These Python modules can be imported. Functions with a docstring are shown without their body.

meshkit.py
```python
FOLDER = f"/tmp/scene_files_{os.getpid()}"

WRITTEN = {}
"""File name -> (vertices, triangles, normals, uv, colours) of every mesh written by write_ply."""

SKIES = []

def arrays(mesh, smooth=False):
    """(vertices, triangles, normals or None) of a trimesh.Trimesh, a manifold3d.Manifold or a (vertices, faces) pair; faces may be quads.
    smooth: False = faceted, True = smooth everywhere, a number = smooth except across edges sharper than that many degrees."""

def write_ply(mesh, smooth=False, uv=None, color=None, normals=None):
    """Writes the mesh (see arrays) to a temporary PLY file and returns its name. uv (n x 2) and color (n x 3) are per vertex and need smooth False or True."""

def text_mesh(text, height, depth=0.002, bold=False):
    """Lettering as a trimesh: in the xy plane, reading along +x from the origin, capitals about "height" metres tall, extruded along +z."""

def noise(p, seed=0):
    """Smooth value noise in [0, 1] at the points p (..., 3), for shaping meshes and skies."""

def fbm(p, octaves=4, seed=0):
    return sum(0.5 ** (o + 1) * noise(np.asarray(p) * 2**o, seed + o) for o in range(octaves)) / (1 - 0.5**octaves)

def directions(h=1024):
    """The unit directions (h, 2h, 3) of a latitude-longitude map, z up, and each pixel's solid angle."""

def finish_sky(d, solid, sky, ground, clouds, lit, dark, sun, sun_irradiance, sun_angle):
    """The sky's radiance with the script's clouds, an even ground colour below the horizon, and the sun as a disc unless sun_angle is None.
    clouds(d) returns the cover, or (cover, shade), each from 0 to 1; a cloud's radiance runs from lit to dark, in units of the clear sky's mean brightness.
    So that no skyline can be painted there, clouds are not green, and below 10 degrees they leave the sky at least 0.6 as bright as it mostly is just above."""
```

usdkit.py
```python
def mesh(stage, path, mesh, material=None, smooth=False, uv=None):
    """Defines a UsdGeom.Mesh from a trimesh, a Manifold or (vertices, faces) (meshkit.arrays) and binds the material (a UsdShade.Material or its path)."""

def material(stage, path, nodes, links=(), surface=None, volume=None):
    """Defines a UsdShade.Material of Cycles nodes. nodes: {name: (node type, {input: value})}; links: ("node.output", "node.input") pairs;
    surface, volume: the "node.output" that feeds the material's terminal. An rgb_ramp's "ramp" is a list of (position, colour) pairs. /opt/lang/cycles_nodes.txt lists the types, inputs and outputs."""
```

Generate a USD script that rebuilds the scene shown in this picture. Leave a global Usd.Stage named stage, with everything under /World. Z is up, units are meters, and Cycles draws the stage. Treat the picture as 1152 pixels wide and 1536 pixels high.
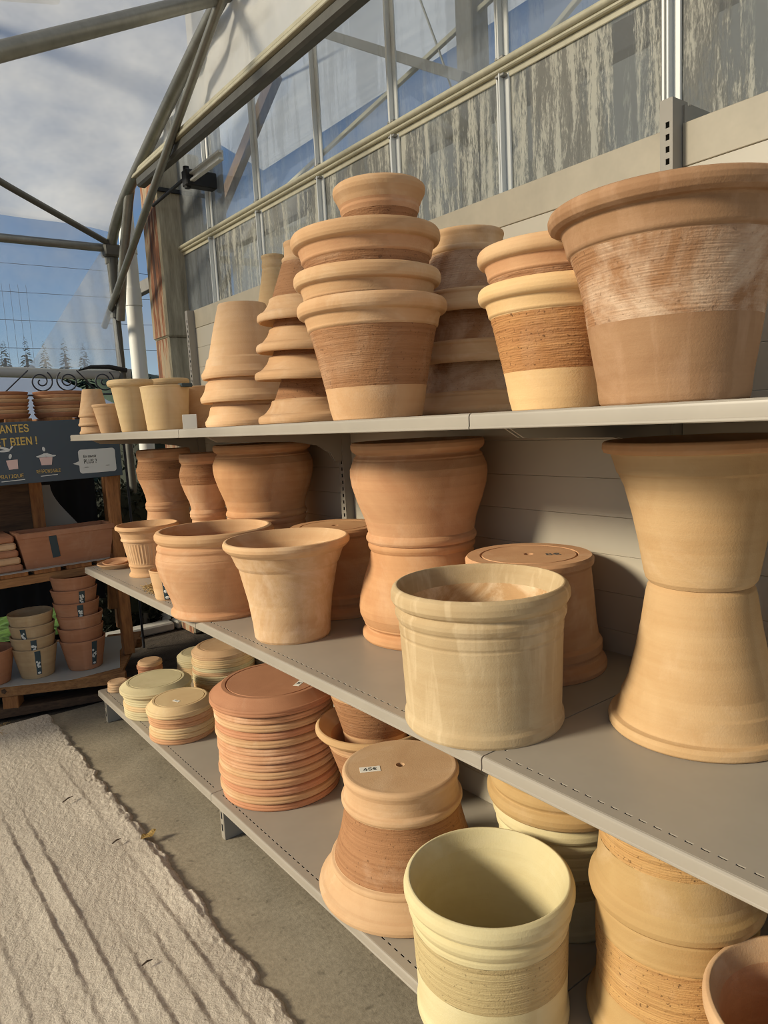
import math, random, numpy as np, trimesh, usdkit, meshkit
from pxr import Usd, UsdGeom, UsdLux, UsdShade, Gf, Sdf, Vt
import shapely.geometry as sg

stage = Usd.Stage.CreateInMemory()
UsdGeom.SetStageUpAxis(stage, 'Z'); UsdGeom.SetStageMetersPerUnit(stage, 1.0)
UsdGeom.Xform.Define(stage, '/World'); UsdGeom.Scope.Define(stage, '/World/Looks')
rng = random.Random(7)

# ------------------------------------------------------------------ camera, sky, sun, exposure
CAM_Z = 1.41
RIGHT = (0.7918337, -0.6085012, -0.0522087)
DOWN = (-0.1197068, -0.0708078, -0.9902810)
FWD = (0.5988904, 0.7903876, -0.1289098)
cam = UsdGeom.Camera.Define(stage, '/World/camera')
cam.CreateHorizontalApertureAttr(36.0); cam.CreateFocalLengthAttr(36.0 * 1071.6 / 1152)
cam.AddTransformOp().Set(Gf.Matrix4d(*RIGHT, 0, *[-a for a in DOWN], 0, *[-a for a in FWD], 0, 0, 0, CAM_Z, 1))
cam.CreateClippingRangeAttr((0.05, 2000.0))
cam.CreateExposureAttr(0.0)
SUN_AZ, SUN_EL, SUN_I, SUN_ANGLE = -18.0, 24.0, 1.15, 12.0
SKY_I = 0.049
sd = np.array([-math.cos(math.radians(SUN_AZ)) * math.cos(math.radians(SUN_EL)), -math.sin(math.radians(SUN_AZ)) * math.cos(math.radians(SUN_EL)), math.sin(math.radians(SUN_EL))])
sun = UsdLux.DistantLight.Define(stage, '/World/sun')
sun.CreateIntensityAttr(SUN_I); sun.CreateNormalizeAttr(True); sun.CreateAngleAttr(SUN_ANGLE); sun.CreateColorAttr(Gf.Vec3f(1.0, 0.895, 0.70))
zx = np.cross([0, 0, 1], sd); zx /= np.linalg.norm(zx); zy = np.cross(sd, zx)
sun.AddTransformOp().Set(Gf.Matrix4d(*zx, 0, *zy, 0, *sd, 0, 0, 0, 0, 1))
dome = UsdLux.DomeLight.Define(stage, '/World/sky')
dome.CreateIntensityAttr(1.0)

# ------------------------------------------------------------------ helpers
def lin(c):
    return tuple(((x / 255) / 12.92 if x / 255 <= 0.04045 else ((x / 255 + 0.055) / 1.055) ** 2.4) for x in c)
used = {}
def path_for(parent, name):
    base = '/World' if parent is None else str(parent.GetPath())
    k = base + '/' + name
    n = used.get(k, 0); used[k] = n + 1
    return k if n == 0 else f'{k}_{n:03d}'
def tag(p, label=None, cat=None, group=None, kind=None):
    for a, b in (('label', label), ('category', cat), ('group', group), ('kind', kind)):
        if b: p.SetCustomDataByKey(a, b)
    return p
def thing(name, label, cat, loc=(0, 0, 0), rot=(0, 0, 0), group=None, kind=None):
    x = UsdGeom.Xform.Define(stage, path_for(None, name))
    x.AddTranslateOp().Set(Gf.Vec3d(*map(float, loc)))
    if any(rot): x.AddRotateXYZOp().Set(Gf.Vec3f(*map(float, rot)))
    return tag(x.GetPrim(), label, cat, group, kind)
def mat_(n): return UsdShade.Material.Get(stage, '/World/Looks/' + n)
def part(parent, name, mesh, mat, smooth=False, label=None, kind=None):
    m = usdkit.mesh(stage, path_for(parent, name), mesh, mat_(mat), smooth=smooth)
    return tag(m.GetPrim(), label, None, None, kind)
def top(name, mesh, mat, label, cat, smooth=False, group=None, kind=None):
    m = usdkit.mesh(stage, path_for(None, name), mesh, mat_(mat), smooth=smooth)
    return tag(m.GetPrim(), label, cat, group, kind)
def struct(name, mesh, mat, parent=None, smooth=False, kind='structure'):
    m = usdkit.mesh(stage, path_for(parent, name), mesh, mat_(mat), smooth=smooth)
    if parent is None: tag(m.GetPrim(), kind=kind)
    elif kind == 'stuff': tag(m.GetPrim(), kind='stuff')
    return m.GetPrim()
cat = trimesh.util.concatenate
def box(lo, hi):
    m = trimesh.creation.box(np.subtract(hi, lo)); m.apply_translation(np.add(lo, hi) / 2); return m
def bbox(lo, hi, c=0.003):
    """box with chamfered edges"""
    lo, hi = np.array(lo, float), np.array(hi, float); c = min(c, 0.45 * (hi - lo).min())
    pts = []
    for sx in (0, 1):
        for sy in (0, 1):
            for sz in (0, 1):
                s = np.array([sx, sy, sz]); p = np.where(s == 1, hi, lo); d = np.where(s == 1, -c, c)
                for k in range(3):
                    q = p + d; q[k] = p[k]; pts.append(q)
    return trimesh.Trimesh(pts).convex_hull
def tube(pts, r, n=12, caps=True):
    p = np.asarray(pts, float); r = np.broadcast_to(r, (len(p),)).astype(float)
    t = np.gradient(p, axis=0); t /= np.linalg.norm(t, axis=1, keepdims=True)
    a = np.cross(t[0], [0, 0, 1.0] if abs(t[0][2]) < 0.9 else [1.0, 0, 0]); a /= np.linalg.norm(a)
    A = [a]
    for k in range(1, len(p)):
        a = a - t[k] * (a @ t[k]); a /= np.linalg.norm(a); A.append(a)
    A = np.array(A); B = np.cross(t, A); ang = np.arange(n) * 2 * np.pi / n
    v = p[:, None] + r[:, None, None] * (np.cos(ang)[None, :, None] * A[:, None] + np.sin(ang)[None, :, None] * B[:, None])
    v = v.reshape(-1, 3); f = []
    for i in range(len(p) - 1):
        for j in range(n):
            k = (j + 1) % n
            f += [[i * n + j, (i + 1) * n + j, (i + 1) * n + k], [i * n + j, (i + 1) * n + k, i * n + k]]
    if caps:
        c0, c1 = len(v), len(v) + 1; v = np.vstack([v, p[:1], p[-1:]]); e = (len(p) - 1) * n
        for j in range(n):
            k = (j + 1) % n; f += [[c0, j, k], [c1, e + k, e + j]]
    m = trimesh.Trimesh(v, f, process=False)
    if m.volume < 0: m.invert()
    return m
def beam(a, b, w, h, up=(0, 0, 1)):
    """rectangular bar from a to b, w across, h along up"""
    a, b = np.array(a, float), np.array(b, float); d = b - a; L = np.linalg.norm(d); d /= L
    s = np.cross(d, up); s /= np.linalg.norm(s); u = np.cross(s, d)
    m = bbox((-w / 2, 0, -h / 2), (w / 2, L, h / 2), 0.002)
    T = np.eye(4); T[:3, 0], T[:3, 1], T[:3, 2], T[:3, 3] = s, d, u, a
    m.apply_transform(T); return m
def extrude(poly, d):
    return cat([trimesh.creation.extrude_polygon(g, d, engine='earcut') for g in getattr(poly, 'geoms', [poly])])
def place(m, R=None, t=(0, 0, 0)):
    T = np.eye(4)
    if R is not None: T[:3, :3] = np.array(R).T
    T[:3, 3] = t; m = m.copy(); m.apply_transform(T); return m
FRONT = ((1, 0, 0), (0, 0, 1), (0, -1, 0))      # local x,y,z -> world x, z, -y: text facing -Y

# ------------------------------------------------------------------ materials
def M(name, nodes, links=(), surface='p.BSDF', volume=None):
    usdkit.material(stage, '/World/Looks/' + name, nodes, links, surface=surface, volume=volume)
def plain(name, c, rough=0.6, metal=0.0, spec=0.5, nscale=0, namp=0.15, bump=0.0, stretch=(1, 1, 1), c2=None):
    c = lin(c); c2 = lin(c2) if c2 else tuple(x * (1 - namp) for x in c)
    n = {'p': ('principled_bsdf', {'base_color': c, 'roughness': rough, 'metallic': metal, 'specular_ior_level': spec})}
    l = []
    if nscale:
        n['g'] = ('geometry', {}); n['m'] = ('mapping', {'scale': stretch}); n['n'] = ('noise_texture', {'scale': nscale, 'detail': 5.0, 'roughness': 0.65})
        n['r'] = ('rgb_ramp', {'ramp': [(0.3, c2), (0.7, c)]})
        l += [('g.position', 'm.vector'), ('m.vector', 'n.vector'), ('n.fac', 'r.fac'), ('r.color', 'p.base_color')]
        if bump:
            n['b'] = ('bump', {'strength': 1.0, 'distance': bump}); l += [('n.fac', 'b.height'), ('b.normal', 'p.normal')]
    M(name, n, l)
def clay(name, a, b, mixf=0.62, lime=0.25, limecol=(232, 208, 178), streak=55.0, limemin=0.52, dist=0.8, pits=0.0, drip=0.0, grit=0.0006, seed=0.0):
    """fired clay: throwing lines, blotches, pale lime bloom, pits; a and b are its two tones"""
    a, b = (a[0], a[1] * 1.02, a[2] * 0.985), (b[0], b[1] * 1.02, b[2] * 0.985)
    n = {'t': ('texture_coordinate', {}), 'o': ('object_info', {}), 'off': ('vector_math', {'math_type': 'add', 'vector2': (seed, seed * 1.7, seed * 0.6)}),
         'k': ('math', {'math_type': 'multiply', 'value2': 7.0}), 'kv': ('combine_xyz', {}),
         'off2': ('vector_math', {'math_type': 'add'}),
         'ms': ('mapping', {'scale': (2.0, 2.0, streak)}), 'ns': ('noise_texture', {'scale': 1.0, 'detail': 4.0, 'roughness': 0.6}),
         'nb': ('noise_texture', {'scale': 7.0, 'detail': 4.0, 'roughness': 0.6, 'distortion': 0.6}),
         'mx': ('mix_float', {'fac': mixf}),
         'r': ('rgb_ramp', {'ramp': [(0.30, lin(b)), (0.68, lin(a))]}),
         'nl': ('noise_texture', {'scale': 5.0, 'detail': 6.0, 'roughness': 0.68, 'distortion': dist}),
         'rl': ('map_range', {'from_min': limemin, 'from_max': limemin + 0.22, 'to_min': 0.0, 'to_max': lime, 'clamp': True}),
         'ml': ('mix_color', {'b': lin(limecol)}),
         'nf': ('noise_texture', {'scale': 260.0, 'detail': 3.0, 'roughness': 0.6}),
         'hadd': ('math', {'math_type': 'multiply_add', 'value2': 0.8}),
         'bp': ('bump', {'strength': 0.9, 'distance': grit}),
         'p': ('principled_bsdf', {'roughness': 0.82, 'specular_ior_level': 0.25})}
    l = [('t.object', 'off.vector1'), ('o.random', 'k.value1'), ('k.value', 'kv.x'), ('k.value', 'kv.z'), ('off.vector', 'off2.vector1'), ('kv.vector', 'off2.vector2'),
         ('off2.vector', 'ms.vector'), ('ms.vector', 'ns.vector'), ('off2.vector', 'nb.vector'), ('ns.fac', 'mx.a'), ('nb.fac', 'mx.b'), ('mx.result', 'r.fac'),
         ('off2.vector', 'nl.vector'), ('nl.fac', 'rl.value'), ('rl.result', 'ml.fac'), ('r.color', 'ml.a'),
         ('off2.vector', 'nf.vector'), ('nf.fac', 'hadd.value1'), ('ns.fac', 'hadd.value3'), ('hadd.value', 'bp.height'), ('bp.normal', 'p.normal')]
    last = 'ml.result'
    if drip:
        n |= {'md': ('mapping', {'scale': (30.0, 30.0, 3.5)}), 'nd': ('noise_texture', {'scale': 1.0, 'detail': 4.0, 'roughness': 0.55, 'distortion': 0.5}),
              'rd': ('map_range', {'from_min': 0.53, 'from_max': 0.66, 'to_min': 0.0, 'to_max': drip, 'clamp': True}), 'mdx': ('mix_color', {'b': lin(limecol)})}
        l += [('off2.vector', 'md.vector'), ('md.vector', 'nd.vector'), ('nd.fac', 'rd.value'), ('rd.result', 'mdx.fac'), (last, 'mdx.a')]; last = 'mdx.result'
    if pits:
        n |= {'np': ('noise_texture', {'scale': 140.0, 'detail': 2.0}), 'rp': ('map_range', {'from_min': 0.64, 'from_max': 0.72, 'to_min': 0.0, 'to_max': pits, 'clamp': True}),
              'mp': ('mix_color', {'b': tuple(0.28 * x for x in lin(b))})}
        l += [('off2.vector', 'np.vector'), ('np.fac', 'rp.value'), ('rp.result', 'mp.fac'), (last, 'mp.a')]; last = 'mp.result'
    l.append((last, 'p.base_color'))
    M(name, n, l)
clay('clay_tan', (206, 164, 128), (190, 144, 106), lime=0.35)
clay('clay_tan_b', (210, 172, 136), (194, 148, 110), lime=0.45, seed=3.0)
clay('clay_comb', (172, 124, 90), (140, 96, 66), lime=0.22, streak=150.0, mixf=0.28, pits=0.55, grit=0.0012)
clay('clay_comb_b', (188, 136, 90), (156, 104, 66), lime=0.15, streak=120.0, mixf=0.4, pits=0.8, grit=0.0014, seed=7.0)
clay('clay_comb_lime', (168, 124, 92), (138, 96, 68), lime=0.85, limemin=0.42, limecol=(206, 180, 154), streak=150.0, mixf=0.28, pits=0.4, grit=0.0012, seed=1.3)
clay('clay_swirl', (206, 168, 132), (188, 146, 110), lime=0.5, limecol=(222, 194, 164), limemin=0.44, dist=3.5)
clay('clay_brown', (164, 126, 96), (146, 106, 78), lime=0.35, limecol=(196, 160, 130), drip=0.2)
clay('clay_light', (224, 182, 144), (206, 158, 120), lime=0.3)
clay('clay_honey', (222, 184, 140), (206, 164, 120), lime=0.2)
clay('clay_rust', (182, 128, 98), (166, 112, 84), lime=0.15)
clay('clay_orange', (204, 154, 114), (184, 130, 92), lime=0.2)
clay('clay_orange_b', (204, 156, 120), (184, 132, 98), lime=0.3, seed=5.0)
clay('clay_sand', (198, 162, 124), (182, 142, 102), lime=0.22)
clay('clay_cream', (190, 164, 132), (174, 144, 110), lime=0.35, limecol=(214, 192, 156), drip=0.4)
clay('clay_cream_in', (200, 160, 120), (180, 138, 100), lime=0.85, limemin=0.42, dist=2.0, limecol=(236, 214, 180))
clay('clay_yellow', (208, 192, 156), (198, 178, 138), lime=0.25, limecol=(224, 212, 184))
clay('clay_yellow_comb', (192, 170, 130), (166, 142, 104), lime=0.2, streak=150.0, mixf=0.28, pits=0.5, grit=0.0012)
clay('clay_ochre', (186, 152, 108), (172, 136, 92), lime=0.2)
clay('clay_ochre_comb', (194, 152, 102), (162, 118, 76), lime=0.15, streak=120.0, mixf=0.4, pits=0.8, grit=0.0014)
clay('clay_pink', (204, 166, 132), (188, 146, 112), lime=0.3)
clay('clay_red', (200, 144, 112), (182, 122, 90), lime=0.35, limecol=(228, 186, 154))
clay('clay_red_b', (206, 156, 122), (188, 134, 100), lime=0.6, limecol=(232, 196, 162), seed=2.0)
clay('clay_pale', (212, 182, 142), (198, 162, 124), lime=0.3)
clay('clay_pale_b', (210, 178, 138), (194, 152, 112), lime=0.3, seed=4.0)
clay('clay_green', (204, 188, 154), (186, 166, 132), lime=0.2)
clay('clay_fern', (186, 160, 128), (166, 136, 106), lime=0.2)
clay('clay_rose', (178, 126, 98), (158, 106, 80), lime=0.15)
plain('groove', (96, 66, 44), 0.9)
plain('shelf_metal', (158, 149, 135), 0.42, 0.0, 0.5, nscale=6, namp=0.10)
plain('panel_paint', (190, 180, 160), 0.45, 0.0, 0.5, nscale=3, namp=0.06)
plain('panel_stained', (184, 172, 148), 0.5, 0.0, 0.5, nscale=9, namp=0.18)
plain('upright_paint', (150, 142, 128), 0.45)
plain('slot_dark', (14, 12, 10), 0.9)
plain('galvanised', (150, 148, 138), 0.42, 0.75, nscale=14, namp=0.25)
plain('galvanised_dark', (108, 106, 98), 0.5, 0.6, nscale=14, namp=0.25)
plain('white_alu', (222, 222, 216), 0.4, 0.2)
plain('cream_alu', (214, 206, 176), 0.5, 0.0, nscale=20, namp=0.2)
plain('grey_alu', (150, 148, 140), 0.45, 0.4)
plain('brace_paint', (120, 116, 108), 0.6)
plain('rust_brace', (150, 120, 94), 0.7, nscale=20, namp=0.3)
plain('wood', (170, 116, 66), 0.75, nscale=9, c2=(122, 78, 42), stretch=(6, 6, 1), bump=0.001)
plain('wood_beam', (168, 122, 74), 0.75, nscale=9, c2=(120, 82, 48), stretch=(1, 8, 8), bump=0.001)
plain('wood_dark', (96, 72, 50), 0.85, nscale=9, c2=(64, 46, 32), stretch=(1, 8, 8), bump=0.001)
plain('sign_blue', (62, 76, 86), 0.5)
plain('sign_gold', (200, 172, 92), 0.6)
plain('sign_pale', (204, 208, 204), 0.6)
plain('sign_pink', (214, 186, 178), 0.6)
plain('sign_teal', (84, 108, 118), 0.6)
plain('ink', (70, 72, 70), 0.7)
plain('paper', (232, 226, 212), 0.7)
plain('label_teal', (46, 64, 70), 0.6)
plain('pvc', (226, 224, 216), 0.4)
plain('black_cloth', (20, 21, 23), 0.9, nscale=40, namp=0.3)
plain('black_rubber', (26, 26, 26), 0.6)
plain('sheet_white', (178, 178, 172), 0.5, nscale=4, namp=0.12)
plain('iron', (64, 66, 72), 0.5, 0.5)
plain('tent_white', (226, 232, 240), 0.5)
plain('straw', (166, 136, 86), 0.9)
plain('leaf_dry', (140, 112, 56), 0.8)
plain('twig', (82, 68, 54), 0.9)
plain('hedge', (40, 46, 28), 0.8, nscale=6, namp=0.5)
plain('hill', (66, 84, 64), 0.9, nscale=0.2, namp=0.4)
plain('fir', (56, 74, 60), 0.85)
plain('grass', (96, 132, 52), 0.8, nscale=20, namp=0.5)
plain('kerb', (188, 184, 174), 0.8, nscale=20, namp=0.2)
plain('soil', (70, 60, 48), 0.95, nscale=9, namp=0.45, bump=0.02)
def ground_look(name, a, b, spot, fine, bump, patch=1.6):
    """concrete: cloudy stains, fine sandy grain and small dark specks"""
    M(name, {'g': ('geometry', {}), 'n1': ('noise_texture', {'scale': patch, 'detail': 6.0, 'roughness': 0.62, 'distortion': 0.6}), 'n2': ('noise_texture', {'scale': fine, 'detail': 4.0, 'roughness': 0.7}),
             'n3': ('noise_texture', {'scale': fine * 0.42, 'detail': 2.0}), 'mx': ('mix_float', {'fac': 0.5}), 'r': ('rgb_ramp', {'ramp': [(0.32, lin(b)), (0.66, lin(a))]}),
             'sp': ('map_range', {'from_min': 0.66, 'from_max': 0.76, 'to_min': 0.0, 'to_max': 0.6, 'clamp': True}), 'm': ('mix_color', {'b': lin(spot)}),
             'bp': ('bump', {'strength': 1.0, 'distance': bump}), 'p': ('principled_bsdf', {'roughness': 0.85, 'specular_ior_level': 0.25})},
      [('g.position', 'n1.vector'), ('g.position', 'n2.vector'), ('g.position', 'n3.vector'), ('n1.fac', 'mx.a'), ('n2.fac', 'mx.b'), ('mx.result', 'r.fac'), ('r.color', 'm.a'), ('n3.fac', 'sp.value'), ('sp.result', 'm.fac'),
       ('m.result', 'p.base_color'), ('n2.fac', 'bp.height'), ('bp.normal', 'p.normal')])
ground_look('slab', (168, 156, 134), (122, 112, 94), (92, 84, 70), 70.0, 0.0015, 3.0)
ground_look('brushed', (212, 200, 182), (168, 156, 140), (110, 100, 88), 150.0, 0.004)
plain('inside_wall', (120, 122, 120), 0.8)
# column: weathered concrete with rust running down one face
M('concrete_column', {'g': ('geometry', {}), 'm': ('mapping', {'scale': (9.0, 9.0, 1.1)}), 'n': ('noise_texture', {'scale': 3.0, 'detail': 6.0, 'roughness': 0.7}),
   'r': ('rgb_ramp', {'ramp': [(0.3, lin((130, 120, 98))), (0.7, lin((184, 172, 146)))]}), 'p': ('principled_bsdf', {'roughness': 0.85})},
  [('g.position', 'm.vector'), ('m.vector', 'n.vector'), ('n.fac', 'r.fac'), ('r.color', 'p.base_color')])
M('rust_face', {'g': ('geometry', {}), 'm': ('mapping', {'scale': (14.0, 10.0, 0.9)}), 'n': ('noise_texture', {'scale': 1.6, 'detail': 5.0, 'roughness': 0.7}),
   'r': ('rgb_ramp', {'ramp': [(0.30, lin((60, 50, 46))), (0.42, lin((112, 74, 52))), (0.48, lin((140, 84, 52))), (0.53, lin((158, 138, 110))), (0.75, lin((122, 112, 94)))]}), 'p': ('principled_bsdf', {'roughness': 0.85})},
  [('g.position', 'm.vector'), ('m.vector', 'n.vector'), ('n.fac', 'r.fac'), ('r.color', 'p.base_color')])
def film(name, milk, tint, scat, rough=0.35, glossy=0.06, nscale=3.0, var=0.15, back=0.45):
    """plastic film: part clear, part milky (translucent and diffuse), with a sheen"""
    M(name, {'g': ('geometry', {}), 'n': ('noise_texture', {'scale': nscale, 'detail': 4.0, 'roughness': 0.6}),
             'mr': ('map_range', {'from_min': 0.3, 'from_max': 0.7, 'to_min': max(0, milk - var), 'to_max': min(1, milk + var), 'clamp': True}),
             'tr': ('transparent_bsdf', {'color': tint}), 'tl': ('translucent_bsdf', {'color': scat}), 'df': ('diffuse_bsdf', {'color': scat}),
             'm1': ('mix_closure', {'fac': back}), 'm2': ('mix_closure', {}), 'gl': ('glossy_bsdf', {'color': (0.9, 0.9, 0.9), 'roughness': rough}), 'm3': ('mix_closure', {'fac': glossy})},
      [('g.position', 'n.vector'), ('n.fac', 'mr.value'), ('tl.BSDF', 'm1.closure1'), ('df.BSDF', 'm1.closure2'), ('mr.result', 'm2.fac'), ('tr.BSDF', 'm2.closure1'), ('m1.closure', 'm2.closure2'),
       ('m2.closure', 'm3.closure1'), ('gl.BSDF', 'm3.closure2')], surface='m3.closure')
film('film_roof', 0.58, (0.97, 0.97, 0.97), (0.94, 0.94, 0.92), back=0.15)
film('film_clear', 0.14, (0.93, 0.95, 0.97), (0.8, 0.82, 0.85), rough=0.15, glossy=0.05, var=0.08)
film('film_flap', 0.42, (0.95, 0.96, 0.97), (0.82, 0.84, 0.86), nscale=8.0)  # milkier film, its paleness paints direct sun on the side film
film('film_gable', 0.92, (0.95, 0.95, 0.94), (0.97, 0.95, 0.89), back=0.7, nscale=5.0, var=0.08)
film('glass_whitened', 0.60, (0.92, 0.94, 0.96), (0.80, 0.82, 0.84), back=0.1, nscale=1.5, var=0.08)
def pane(name, dirt, dirt_glare_col, streaks, thick=None):
    """window glass with a film of dirt, whose colour can also carry reflected brightness; streaks: vertical runs of lime wash left on it"""
    n = {'g': ('geometry', {}), 'fr': ('fresnel', {'IOR': 1.5}), 'tr': ('transparent_bsdf', {'color': (0.93, 0.95, 0.96)}), 'gl': ('glossy_bsdf', {'color': (0.95, 0.95, 0.95), 'roughness': 0.02}),
         'm1': ('mix_closure', {}), 'df': ('diffuse_bsdf', {'color': dirt_glare_col}), 'tl': ('translucent_bsdf', {'color': dirt_glare_col}), 'dm': ('mix_closure', {'fac': 0.35}), 'm2': ('mix_closure', {}),
         'ma': ('mapping', {'scale': (26.0, 26.0, 2.2)}), 'na': ('noise_texture', {'scale': 1.0, 'detail': 5.0, 'roughness': 0.6, 'distortion': 0.5}),
         'mb': ('mapping', {'scale': (150.0, 150.0, 34.0)}), 'nb': ('noise_texture', {'scale': 1.0, 'detail': 3.0, 'roughness': 0.7}),
         'mc': ('mapping', {'scale': (3.4, 3.4, 1.6)}), 'nc': ('noise_texture', {'scale': 1.0, 'detail': 2.0}),
         'mx': ('mix_float', {'fac': 0.36}), 'mx2': ('mix_float', {'fac': 0.40}), 'mr': ('map_range', {'from_min': 0.475, 'from_max': 0.535, 'to_min': dirt, 'to_max': streaks, 'clamp': True})}
    n['io'] = ('math', {'math_type': 'multiply_add', 'value2': -0.83333, 'value3': 1.5})
    n['dr'] = ('rgb_ramp', {'ramp': [(0.49, dirt_glare_col), (0.56, thick or dirt_glare_col)]})
    M(name, n, [('g.backfacing', 'io.value1'), ('io.value', 'fr.IOR'), ('mx.result', 'dr.fac'), ('dr.color', 'df.color'), ('dr.color', 'tl.color'), ('fr.fac', 'm1.fac'), ('tr.BSDF', 'm1.closure1'), ('gl.BSDF', 'm1.closure2'), ('df.BSDF', 'dm.closure1'), ('tl.BSDF', 'dm.closure2'), ('g.position', 'ma.vector'), ('ma.vector', 'na.vector'),
                ('g.position', 'mb.vector'), ('mb.vector', 'nb.vector'), ('na.fac', 'mx.a'), ('nb.fac', 'mx.b'), ('g.position', 'mc.vector'), ('mc.vector', 'nc.vector'), ('mx.result', 'mx2.a'), ('nc.fac', 'mx2.b'), ('mx2.result', 'mr.value'), ('mr.result', 'm2.fac'), ('m1.closure', 'm2.closure1'), ('dm.closure', 'm2.closure2')], surface='m2.closure')
pane('glass_clear', 0.17, (0.62, 0.65, 0.67), 0.30)  # dirt, paled further to paint in the reflection of the bright film
pane('glass_washed', 0.30, (0.40, 0.385, 0.34), 0.90, (0.80, 0.77, 0.66))

# sky
M('sky_look', {'s': ('sky_texture', {'sky_type': 'multiple_scattering', 'sun_disc': False, 'sun_elevation': math.radians(SUN_EL), 'sun_rotation': math.radians(-90 - SUN_AZ), 'altitude': 300.0, 'aerosol_density': 1.5}),
               't': ('texture_coordinate', {}), 'mp': ('mapping', {'scale': (1.0, 1.0, 2.2)}), 'n': ('noise_texture', {'scale': 2.2, 'detail': 5.0, 'roughness': 0.55, 'distortion': 0.3}),
               'r': ('map_range', {'from_min': 0.46, 'from_max': 0.70, 'to_min': 0.0, 'to_max': 0.75, 'clamp': True}), 'm': ('mix_color', {'b': (7.0, 7.2, 7.6)}),
               'sx': ('separate_xyz', {}), 'up': ('map_range', {'from_min': 0.0, 'from_max': 0.12, 'to_min': 0.0, 'to_max': 1.0, 'clamp': True}), 'mu': ('math', {'math_type': 'multiply'}),
               'b': ('background_shader', {'strength': SKY_I})},
  [('t.generated', 'sx.vector'), ('sx.z', 'up.value'), ('up.result', 'mu.value1'), ('r.result', 'mu.value2'), ('mu.value', 'm.fac'), ('t.generated', 'mp.vector'), ('mp.vector', 'n.vector'), ('n.fac', 'r.value'), ('s.color', 'm.a'), ('m.result', 'b.color')], surface='b.background')
UsdShade.MaterialBindingAPI.Apply(dome.GetPrim()).Bind(mat_('sky_look'))

# ------------------------------------------------------------------ ground and floor
def grid(xs, ys, zf):
    X, Y = np.meshgrid(xs, ys, indexing='ij'); Z = zf(X, Y)
    v = np.stack([X, Y, Z], -1).reshape(-1, 3); a = np.arange(len(v)).reshape(X.shape)
    f = np.stack([a[:-1, :-1], a[1:, :-1], a[1:, 1:], a[:-1, 1:]], -1).reshape(-1, 4)
    return v, f
def sheet(P):
    """rows x cols x 3 -> mesh"""
    P = np.asarray(P, float); a = np.arange(P.shape[0] * P.shape[1]).reshape(P.shape[:2])
    return P.reshape(-1, 3), np.stack([a[:-1, :-1], a[1:, :-1], a[1:, 1:], a[:-1, 1:]], -1).reshape(-1, 4)
CRACK = 0.71
def crack_x(Y): return CRACK + 0.012 * (meshkit.noise(np.stack([Y * 5, Y * 0, Y * 0], -1), 3) - 0.5) + 0.02 * (meshkit.noise(np.stack([Y * 24, Y * 0, Y * 0], -1), 5) - 0.5)
struct('floor', grid(np.linspace(0.67, 2.02, 60), np.linspace(-2, 3.84, 160),
       lambda X, Y: 0.004 * (meshkit.fbm(np.stack([X * 5, Y * 5, X * 0], -1), 4, 2) - 0.5)), 'slab', smooth=True)
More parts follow.
